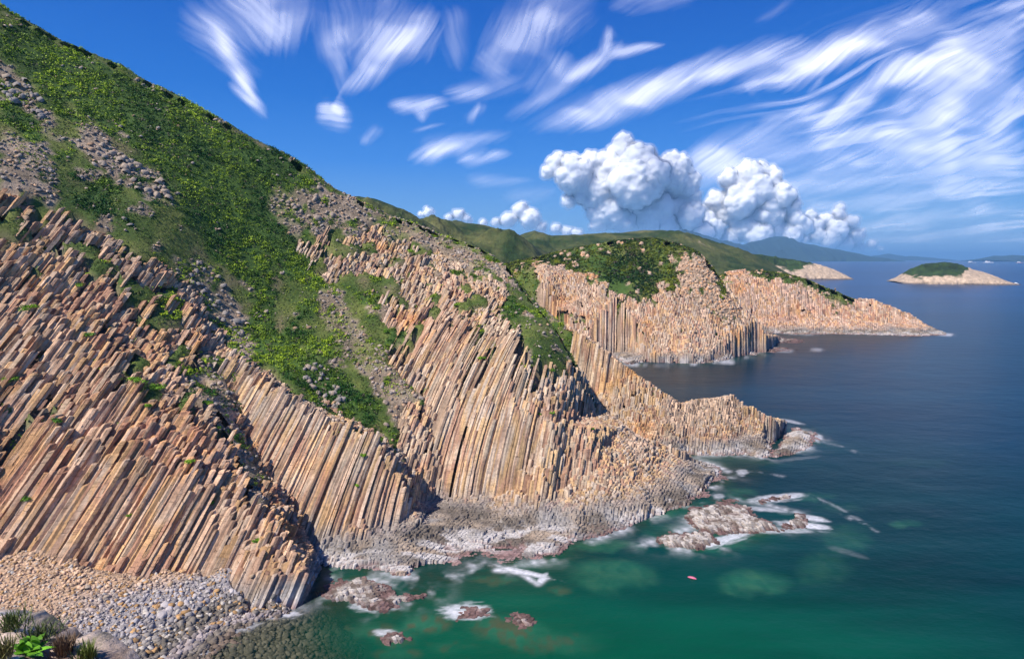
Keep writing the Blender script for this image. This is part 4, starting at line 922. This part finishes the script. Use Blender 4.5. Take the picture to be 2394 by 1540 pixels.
o = ridge('hill', [(960, 522), (985, 511), (1010, 507), (1040, 513), (1080, 520), (1120, 540)], 1500, 300, lambda p: hillcol(p, 60, .9), seed=4); tag(o, 'small rounded green summit farthest back on the left', 'hill', kind='structure')
o = ridge('cape', [(1600, 600), (1680, 588), (1740, 590), (1800, 598), (1850, 606), (1890, 612), (1930, 622), (1960, 634), (1980, 645), (1992, 653)], 1860, 90, capecol(([1500, 1700, 1800, 1850, 1900, 2000], [15, 20, 40, 30, 45, 60])), nx=400, z0=-3, seed=5, bulge=.8); tag(o, 'pale cliffed cape running out beyond the long headland', 'cape', kind='structure')
isl = ridge('island', [(2088, 656), (2098, 648), (2112, 638), (2130, 627), (2150, 619), (2175, 614), (2205, 612), (2235, 616), (2262, 628), (2290, 634), (2315, 643), (2335, 652), (2352, 658), (2368, 662)], 1590, 130, capecol(([2050, 2110, 2150, 2250, 2270, 2300], [35, 24, 17, 20, 45, 90])), nx=400, z0=-3, seed=6, bulge=.62, yslope=-.25); tag(isl, 'small pale cliffed island with a dark green cap, alone in the sea', 'island', kind='structure')
def mcol(c): return lambda p: np.array(c)*(1+.35*fbm(p[:, 0]/900, p[:, 1]/900, p[:, 2]/500, 91, 4)[:, None])
o = ridge('mountains', [(1560, 546), (1595, 542), (1640, 553), (1690, 566), (1735, 571), (1770, 562), (1808, 552), (1830, 556), (1850, 565), (1880, 571), (1920, 578), (1960, 587), (2000, 595), (2035, 603), (2050, 606)], 17000, 3000, mcol((.030, .05, .03)), nx=500, seed=7, rough=9, mat=M_mount); tag(o, 'blue hazy mountain range across the water', 'mountains', kind='structure')
o = ridge('mountains', [(2010, 604), (2040, 598), (2070, 594), (2100, 599), (2130, 598), (2160, 602), (2190, 605)], 24000, 3000, mcol((.03, .05, .035)), nx=200, seed=8, rough=5, mat=M_mount); tag(o, 'faintest low hills on the horizon past the mountain range', 'mountains', kind='structure')
o = ridge('mountains', [(2295, 606), (2310, 601), (2335, 599), (2360, 595), (2380, 599), (2420, 604), (2480, 606)], 15000, 2500, mcol((.03, .05, .035)), nx=200, seed=9, rough=6, mat=M_mount); tag(o, 'blue island hills on the horizon at the far right', 'mountains', kind='structure')

# ================================================================ ROCKS IN THE SEA
def lean_reef(x, y): return 0*x-.55, 0*x+.45, 0*x
def reefcol(x, y, z, rnd, tint=None):
    n = fbm(x/2.5, y/2.5, z, 61, 4)
    c = lerp(np.array([.20, .15, .12]), np.array([.50, .44, .39]), smooth(-.35, .3, n+(rnd-.5)*.5+.05))
    return lerp(c*(.75+.5*rnd[:, None]), np.array([.15, .09, .08])*(.6+.9*rnd[:, None]), 1-smooth(.3, .8, z+n*.6))
def sea_rock(label, outl, inner, size=.8, step=.45, lean=lean_reef):
    c = np.mean(outl, 0); pts = [zp(x, y, 0) for x, y in outl]+[zp(c[0]+(x-c[0])*1.12, c[1]+(y-c[1])*1.2+1, -2.2) for x, y in outl]+[zp(q[0], q[1], q[2]*.72) for q in inner]
    sf = surface(pts, 3, back=False); v = sf[0]
    o = columns(['sea_rock'], [sf], size, v[:, 0].min()-3, v[:, 0].max()+4, v[:, 1].min()-3, v[:, 1].max()+3, lean, [], step=step, seg=1.5, mat=M_reef, jit=.24, colf=reefcol, flat=1.0, zmin=-1.2, seed=int(c[0]) % 50)[0]
    if o: tag(o, label, 'sea rock', 'rocks awash off the cliffs')
    return o
sea_rock('largest whitened sea rock, off the point of the third spur', [(1600, 1215), (1620, 1236), (1680, 1250), (1760, 1249), (1820, 1243), (1925, 1243), (1890, 1230), (1888, 1205), (1860, 1193), (1830, 1207), (1800, 1210), (1760, 1190), (1740, 1172), (1700, 1160), (1660, 1168), (1615, 1186)], [(1630, 1202, 2.4), (1665, 1182, 2.6), (1690, 1212, 2.4), (1745, 1216, 2.2), (1800, 1225, 1.6), (1858, 1204, 2.2), (1850, 1230, .8), (1650, 1230, 1.3), (1720, 1238, .9)])
sea_rock('notched sea rock in front of the largest one', [(1505, 1272), (1540, 1255), (1562, 1240), (1600, 1233), (1660, 1238), (1702, 1252), (1690, 1270), (1640, 1287), (1580, 1283), (1530, 1279)], [(1570, 1254, 1.9), (1620, 1249, 2.1), (1660, 1256, 1.4), (1600, 1272, .9), (1540, 1268, .8)])
sea_rock('thin chain of sea rock trailing in foam behind the largest one', [(1752, 1180), (1775, 1166), (1812, 1158), (1850, 1152), (1874, 1155), (1850, 1165), (1800, 1176), (1778, 1183)], [(1780, 1173, .9), (1815, 1166, .7), (1850, 1159, .8)])
sea_rock('broad pale sea rock nearest the leaning cliff foot', [(750, 1352), (800, 1346), (860, 1345), (920, 1361), (965, 1372), (1028, 1386), (990, 1400), (930, 1420), (900, 1432), (840, 1416), (780, 1405), (750, 1390)], [(800, 1365, 1.5), (860, 1372, 1.7), (885, 1400, 1.1), (940, 1393, .9), (820, 1394, 1.2), (990, 1389, .5)])
sea_rock('low brown sea rock under a pool of foam', [(1020, 1432), (1060, 1413), (1120, 1409), (1152, 1422), (1140, 1440), (1080, 1452), (1035, 1449)], [(1085, 1430, .75), (1120, 1424, .5)])
sea_rock('small brownish sea rock right of the foam pool', [(1165, 1440), (1210, 1428), (1245, 1440), (1272, 1458), (1255, 1470), (1200, 1470)], [(1220, 1448, .85)])
sea_rock('lowest and smallest sea rock, near the bottom edge', [(885, 1490), (920, 1476), (960, 1500), (930, 1511), (890, 1506)], [(920, 1492, .7)])
sea_rock('upper flat ledge of rock off the domed headland', [(1715, 802), (1780, 782), (1892, 792), (1885, 801), (1760, 804)], [(1800, 792, 1.8), (1760, 797, 1.6)], 1.6, .5, lean_far)
sea_rock('lower flat ledge of rock off the domed headland', [(1690, 818), (1760, 806), (1872, 813), (1860, 822), (1780, 824)], [(1780, 814, 1.5)], 1.6, .5, lean_far)

# far scrub and rubble
for gd, bx, nb, lab in ((g5, (-50, 220, 330, 480), 9000, 'the domed headland'), (g6, (100, 420, 470, 600), 5000, 'the long headland')):
    x = bx[0]+(bx[1]-bx[0])*r.random(nb*9); y = bx[2]+(bx[3]-bx[2])*r.random(nb*9); z, c, ok = gsample(gd, x, y)
    m_ = ok & ((c == GRASS) | (c == BUSH)); p_ = np.stack([x, y, z], 1)[m_]
    n_ = fbm(p_[:, 0]/14, p_[:, 1]/14, p_[:, 2]/14, 720, 4); p_ = p_[r.random(len(p_)) < .55+1.2*n_][:nb*2]
    o = clumps('scrub', p_, .5+1.2*r.random(len(p_))**3, leafcol(p_)*np.array([.62, .52, .8]), 11, .55, .6, seed=8); tag(o, 'patchy green scrub on top of '+lab, 'scrub', kind='stuff')
    m_ = ok & (c == RUB); p_ = np.stack([x, y, z], 1)[m_][:6000]
    if len(p_) > 50: o = stones('rubble', p_, .35+1.0*r.random(len(p_))**3, rubcol(p_)*np.array([1.25, 1.08, .92]), 26, mat=M_farrock, aspect=(1, .8, .9)); tag(o, 'broken tan rock down the seaward side of '+lab, 'rubble', kind='stuff')

# ================================================================ HAZE
hz = bpy.data.meshes.new('haze'); X0, X1, Y0_, Y1_, Z0_, Z1_ = -80000, 80000, -40, 61000, -11, 640
hz.from_pydata([(a, b_, c) for a in (X0, X1) for b_ in (Y0_, Y1_) for c in (Z0_, Z1_)], [], [(0, 1, 3, 2), (4, 6, 7, 5), (0, 4, 5, 1), (2, 3, 7, 6), (0, 2, 6, 4), (1, 5, 7, 3)])
ho = bpy.data.objects.new('haze', hz); S.collection.objects.link(ho)
m = bpy.data.materials.new('haze'); m.use_nodes = True; n = m.node_tree; n.nodes.clear()
pv = n.nodes.new('ShaderNodeVolumePrincipled'); pv.inputs['Color'].default_value = (.28, .60, 1, 1); pv.inputs['Density'].default_value = 4.3e-5; pv.inputs['Anisotropy'].default_value = 0
mo = n.nodes.new('ShaderNodeOutputMaterial'); n.links.new(pv.outputs[0], mo.inputs['Volume']); hz.materials.append(m)
tag(ho, 'thin blue sea haze that fades the far hills', 'haze', kind='stuff')

# ================================================================ SINGLE SHRUBS, BLOCKS, THE LEDGE UNDERFOOT, BOATS
def bvh_of(objs):
    V, T, n0 = [], [], 0
    for o in objs:
        me = o.data; v = np.empty(len(me.vertices)*3, np.float32); me.vertices.foreach_get('co', v)
        me.calc_loop_triangles(); t = np.empty(len(me.loop_triangles)*3, np.int32); me.loop_triangles.foreach_get('vertices', t)
        V.append(v.reshape(-1, 3)); T.append(t.reshape(-1, 3)+n0); n0 += len(me.vertices)
    return BVHTree.FromPolygons(np.concatenate(V).tolist(), np.concatenate(T).tolist())
land = bvh_of([o for o in c_objs if o]+[g_obj])
def hit(X, Y):
    a = P(X, Y, d=1.0); d = Vector(a)-Vector((0, 0, H)); h_ = land.ray_cast(Vector((0, 0, H)), d.normalized())
    return None if h_[0] is None else np.array(h_[0])
SHRUBS = [(65, 725, 1.7, 'round bright green shrub high on the far left columns'), (22, 890, 1.3, 'shrub in a shaded crack at the left edge of the leaning cliff'), (205, 785, 1.1, 'dark green shrub hanging in a cleft of the upper leaning cliff'),
 (185, 668, .8, 'small shrub near the top of the leaning cliff'), (318, 893, 1.5, 'large lime green shrub on a ledge of the leaning cliff'), (365, 910, 1.4, 'long lime green shrub right of the large ledge shrub'), (345, 950, .7, 'small tuft just below the pair of lime green shrubs'),
 (487, 943, .9, 'green shrub at the top of the brown rubble streak'), (135, 985, .9, 'dark shrub between brown columns, left part of the leaning cliff'), (445, 1080, .9, 'low shrub at the head of the grey rock streak'), (512, 1000, .6, 'tiny shrub beside the grey rock streak'), (535, 1035, .6, 'tiny shrub halfway down the grey rock streak'),
 (60, 1168, .8, 'shrub among the broken blocks at the far left'), (600, 1265, .7, 'single yellow green shrub near the cliff tip above the cobbles'), (300, 1205, .5, 'little plant on a stepped block low on the leaning cliff'), (850, 1065, .7, 'small shrub on top of the curved columns'), (495, 1175, .5, 'little plant low among pink columns'),
 (835, 1135, .5, 'little plant on a pink ledge of the curved columns'), (1237, 877, 1.2, 'bright green shrub below the purple columns'), (1127, 838, .8, 'shrub stuck on the pale cliff face left of the purple columns'), (1262, 968, .6, 'left one of two small shrubs on the cream broken slope'), (1290, 966, .6, 'right one of two small shrubs on the cream broken slope'),
 (1066, 712, 1.1, 'shrub on the grassy bench between upper and lower columns'), (905, 775, 1.2, 'dark shrub at the left end of the pale column face'), (1290, 865, .9, 'dark green shrub right of the purple columns'), (1385, 1003, .6, 'small shrub on the seaward stepped slope'), (960, 590, 1.4, 'shrub on the rubble above the upper columns'), (740, 655, 1.2, 'shrub where the dark gully meets the upper columns')]
for X, Y, R_s, lab in SHRUBS:
    h_ = hit(X, Y)
    if h_ is None: continue
    rs = np.random.default_rng(int(X+Y)); p_ = h_+np.stack([rs.normal(size=9)*R_s*.45, rs.normal(size=9)*R_s*.35, rs.random(9)*R_s*.5], 1)
    cl = lerp(np.array([.05, .15, .015]), np.array([.25, .42, .02]), rs.random(9)*.8+(.2 if 'dark' not in lab else -.2)); cl = np.clip(cl, .01, 1)
    o = clumps('shrub', p_-h_, R_s*.5*(.7+.6*rs.random(9)), cl, 34, .20, .85, seed=int(X))
    o.location = h_; tag(o, lab, 'shrub', 'single shrubs on the near cliffs')
# single blocks: each its own object, eight shapes shared
bl_me = []
for k, (V, Fc) in enumerate(ROCKS):
    for tone, tc in enumerate(((.36, .28, .215), (.27, .235, .21), (.44, .31, .20), (.17, .155, .14))):
        o = mesh('tmp', V*np.array([1, .8, .75]), Fc.ravel(), 3, M_stone, np.tile(np.array(tc), (len(V), 1))); bl_me.append(o.data); bpy.data.objects.remove(o)
def block(name, p, sz, tone, lab, cat, grp, rs):
    o = bpy.data.objects.new(name, bl_me[int(rs.integers(0, 8))*4+tone]); S.collection.objects.link(o)
    o.location = p+np.array([0, 0, sz*.2]); o.scale = sz*(.8+.4*rs.random(3)); o.rotation_euler = (rs.normal()*.4, rs.normal()*.4, rs.random()*6.3)
    return tag(o, lab, cat, grp)
rs = np.random.default_rng(77)
PILES = [([(700, 850), (760, 850), (810, 940), (780, 960), (720, 900)], 42, .85, 1, 'grey block in the pile at the bottom of the green gully', 'blocks piled in the green gully'),
 ([(200, 310), (270, 350), (390, 430), (400, 470), (330, 450), (240, 390)], 52, 1.0, 0, 'pale block in the rock band across the open grass', 'blocks in the band across the grass'),
 ([(0, 160), (60, 185), (110, 250), (130, 310), (70, 260), (0, 220)], 34, 1.0, 1, 'grey block of the outcrop at the upper left edge', 'blocks of the upper left outcrop'),
 ([(640, 460), (720, 420), (820, 470), (900, 530), (780, 550), (680, 540)], 40, .9, 0, 'tan block on the scree below the skyline', 'blocks on the scree below the skyline'),
 ([(420, 610), (500, 630), (560, 720), (610, 800), (540, 780), (470, 700)], 36, .8, 1, 'grey block in the strip between cliff top and gully', 'blocks between cliff top and gully')]
for poly, n_, sz, tone, lab, grp in PILES:
    A = np.array(poly); c_ = 0; tries = 0; pile = []
    while c_ < n_ and tries < 900:
        tries += 1; X, Y = rs.uniform(A[:, 0].min(), A[:, 0].max()), rs.uniform(A[:, 1].min(), A[:, 1].max())
        if not inpoly(np.array([X]), np.array([Y]), poly)[0]: continue
        h_ = hit(X, Y)
        if h_ is None: continue
        pile.append((X, Y, block('boulder', h_, sz*(.5+.8*rs.random()**1.5), tone if rs.random() < .7 else 0, 'one of the middling '+lab.replace(' block', ' blocks', 1), 'boulder', grp, rs))); c_ += 1
    done = set()
    for word, key in (('largest', lambda t: -t[2].scale[0]), ('leftmost', lambda t: t[0]), ('rightmost', lambda t: -t[0]), ('topmost', lambda t: t[1]), ('lowest', lambda t: -t[1]), ('smallest', lambda t: t[2].scale[0])):
        for t_ in sorted(pile, key=key):
            if t_[2].name not in done: done.add(t_[2].name); t_[2]['label'] = word+' '+lab; break
for X, Y, sz, tone, lab in [(205, 1375, .50, 0, 'squarish brown boulder on the tan upper beach'), (250, 1395, .45, 0, 'striped brown boulder right of the squarish one on the tan beach'), (400, 1365, .42, 2, 'cream white boulder where tan pebbles meet grey ones'), (493, 1365, .42, 2, 'flat cream boulder on the grey pebbles'), (500, 1345, .36, 0, 'small tan boulder just under the cliff base'),
   (590, 1345, .40, 2, 'boxy tan boulder near the cliff tip'), (560, 1430, .5, 3, 'dark boulder close to the water line'), (480, 1425, .5, 3, 'dark tilted boulder on the grey cobbles'), (345, 1485, .45, 1, 'rounded grey boulder on the lower beach'), (465, 1515, .45, 3, 'round dark boulder at the lower beach edge'),
   (560, 1398, .42, 1, 'grey boulder under the cliff tip'), (180, 1440, .36, 2, 'orange boulder above the foreground plants'), (265, 1430, .36, 2, 'pale orange boulder mid beach'), (370, 1500, .42, 3, 'dark boulder beside the rounded grey one'), (640, 1395, .55, 3, 'largest dark block under the cliff tip')]:
    h_ = hit(X, Y)
    if h_ is not None: block('boulder', h_, sz*1.25, tone, lab, 'boulder', 'larger stones on the beach', rs)

# the ledge the picture was taken from
L_LEDGE = [(-260, 1440, 15), (0, 1452, 14.5), (60, 1472, 14), (110, 1490, 13.5), (160, 1512, 13), (215, 1524, 12.6), (270, 1552, 12), (330, 1600, 11), (-260, 1900, 7), (0, 1900, 7), (200, 1900, 7.5), (420, 1900, 8)]
lv, lq = surface(L_LEDGE, 4, sky=L_LEDGE[:8], fall=6.)
nb_ = fbm(lv[:, 0]/1.1, lv[:, 1]/1.1, lv[:, 2]/1.1, 941, 5); lv[:, 2] += np.where(lv[:, 1] < 15, nb_*.55, 0)
lc = lerp(np.array([.20, .13, .09]), np.array([.62, .47, .36]), smooth(-.25, .2, nb_)); lc = lerp(lc, np.array([.66, .60, .55]), smooth(.1, .5, fbm(lv[:, 0]/.8, lv[:, 1]/.8, lv[:, 2]/.8, 942, 4)))
lc = lerp(lc, np.array([.10, .09, .04]), smooth(.0, .3, fbm(lv[:, 0]/1.2, lv[:, 1]/1.2, lv[:, 2]/1.2, 943, 4)))
m = attr_mat('ledge_rock', 1, 4, .8, .4)
led = mesh('rock_ledge', lv, lq.ravel(), 4, m, lc, smooth_=True); tag(led, 'pink and cream rock ledge in the bottom left corner', 'rock')
ledb = bvh_of([led])
def lhit(X, Y):
    d = Vector(P(X, Y, d=1.0))-Vector((0, 0, H)); h_ = ledb.ray_cast(Vector((0, 0, H)), d.normalized()); return None if h_[0] is None else np.array(h_[0])
def blades(name, base, n, ln, wd, col, spread, seed, droop=.5):
    r = np.random.default_rng(seed); VV, CC = [], []
    for i in range(n):
        a = r.random()*6.283; el = r.uniform(.5, 1.45) if spread > .3 else r.uniform(1.0, 1.5); L_ = ln*r.uniform(.6, 1.15); b0 = r.normal(size=3)*[spread*.3, spread*.3, 0]
        d = np.array([math.cos(a)*math.cos(el), math.sin(a)*math.cos(el), math.sin(el)]); s_ = np.array([-math.sin(a), math.cos(a), 0])
        c = np.array(col)*(.6+.8*r.random()); pr = None
        for t in np.linspace(0, 1, 6):
            c0 = b0+d*L_*t-np.array([0, 0, droop*L_*t*t*.6]); w = wd*math.sin(math.pi*min(1, .12+t*.88))*.5
            cur = (c0-s_*w, c0+s_*w)
            if pr is not None: VV += [pr[0], pr[1], cur[1], cur[0]]; CC += [c]*4
            pr = cur
    o = mesh(name, np.array(VV), np.arange(len(VV)), 4, M_leaf, np.array(CC)); o.location = base; return o
h_ = lhit(72, 1522)
if h_ is not None: tag(blades('leafy_plant', h_, 26, .55, .16, (.13, .32, .02), .35, 5, .6), 'bright broad-leaved plant on the ledge in the bottom left corner', 'plant')
for i, (X, Y, lab, c, n_) in enumerate([(30, 1468, 'dark grassy bush behind the broad-leaved plant', (.09, .12, .03), 190), (95, 1494, 'dark grassy bush right of the first one, at the ledge rim', (.08, .10, .03), 150), (150, 1528, 'dry brown tuft at the ledge rim above the cobbles', (.16, .10, .06), 200), (205, 1545, 'thin green and brown tuft at the right end of the ledge', (.12, .15, .03), 160), (10, 1536, 'olive grass tuft left of the broad-leaved plant', (.16, .15, .05), 140)]):
    h_ = lhit(X, Y)
    if h_ is not None: tag(blades('grass_tuft', h_, n_, .55, .022, c, .55 if i < 2 else .3, 30+i, .3), lab, 'grass tuft')

# boats and the float
def hullmesh(name, L_, B_, D_, colr, parent=None):
    V, Q = [], []
    for i, t in enumerate(np.linspace(0, 1, 9)):
        w = B_/2*(1-max(0, (t-.55)/.45)**2)*(.8+.2*min(1, t*4)); sh = D_*(.85+.25*t*t); x = (t-.5)*L_
        V += [(x, -w, sh), (x, -w*.8, 0), (x, 0, -D_*.35), (x, w*.8, 0), (x, w, sh)]
    for i in range(8):
        for k in range(4): Q.append((i*5+k, i*5+k+1, (i+1)*5+k+1, (i+1)*5+k))
        Q.append((i*5, (i+1)*5, (i+1)*5+4, i*5+4))
    return mesh(name, np.array(V), np.array(Q).ravel(), 4, M_paint, np.tile(np.array(colr), (len(V), 1)), parent=parent)
def boxm(name, c, d, colr, parent):
    x, y, z = c; a, b_, e = [q/2 for q in d]; V = [(x+i*a*(1 if k_ < 0 else .88), y+j*b_*(1 if k_ < 0 else .88), z+k_*e) for k_ in (-1, 1) for i, j in ((-1, -1), (1, -1), (1, 1), (-1, 1))]
    Q = [(0, 1, 5, 4), (1, 2, 6, 5), (2, 3, 7, 6), (3, 0, 4, 7), (4, 5, 6, 7), (3, 2, 1, 0)]
    return mesh(name, np.array(V), np.array(Q).ravel(), 4, M_paint, np.tile(np.array(colr), (8, 1)), parent=parent)
M_paint = attr_mat('boat_paint', 1, .5, .0, .05, .4)
def boat(X, Y, L_, lab, hc=(.8, .8, .8), rz=0., cab=.45, kind='boat'):
    p = P(X, Y, z=0); t = empty(kind, (p[0], p[1], 0.0)); t.rotation_euler = (0, 0, rz)
    hullmesh('hull', L_, L_*.26, L_*.10, hc, t); boxm('cabin', (-L_*.08, 0, L_*.17), (L_*cab, L_*.17, L_*.14), (.82, .82, .84), t); boxm('wheelhouse', (-L_*.02, 0, L_*.275), (L_*cab*.5, L_*.13, L_*.07), (.75, .77, .8), t)
    return tag(t, lab, 'boat' if kind == 'boat' else 'ship')
boat(2087, 655, 11, 'white motor boat at the left tip of the small island', rz=.3)
boat(2374, 663.5, 14, 'low white boat off the right tip of the small island', rz=3.0)
for X, L_, lab, hc in ((2272, 130, 'grey ship on the horizon left of the far blue hills', (.35, .38, .45)), (2312, 150, 'long white ship on the horizon before the far blue hills', (.8, .8, .82)), (2385, 110, 'white and red ship on the horizon at the right edge', (.6, .35, .32))):
    p = P(X, 605, d=9000.); t = empty('ship', (p[0], p[1], 0)); hullmesh('hull', L_, L_*.14, L_*.07, hc, t); boxm('superstructure', (-L_*.1, 0, L_*.12), (L_*.5, L_*.10, L_*.09), (.82, .82, .84), t); boxm('funnel', (-L_*.22, 0, L_*.19), (L_*.06, L_*.05, L_*.05), (.5, .5, .55), t); tag(t, lab, 'ship')
p = P(1618, 1350, z=0)
VV, QQ = [], []
for i, t_ in enumerate(np.linspace(0, 1, 12)):
    rr_ = .26*math.sqrt(max(.02, 1-(2*t_-1)**2)); 
    for k in range(10): a_ = k*math.pi/5; VV.append(((t_-.5)*1.7, rr_*math.cos(a_)*1.3, rr_*math.sin(a_)*.7+.08*math.sin(3*t_)))
for i in range(11):
    for k in range(10): QQ.append((i*10+k, i*10+(k+1) % 10, (i+1)*10+(k+1) % 10, (i+1)*10+k))
fo = mesh('float', np.array(VV), np.array(QQ).ravel(), 4, M_paint, np.tile(np.array([.62, .16, .25]), (len(VV), 1)), smooth_=True); fo.location = (p[0], p[1], .05); fo.rotation_euler = (0, 0, -.55)
tag(fo, 'small pink float drifting alone on the green water', 'float')
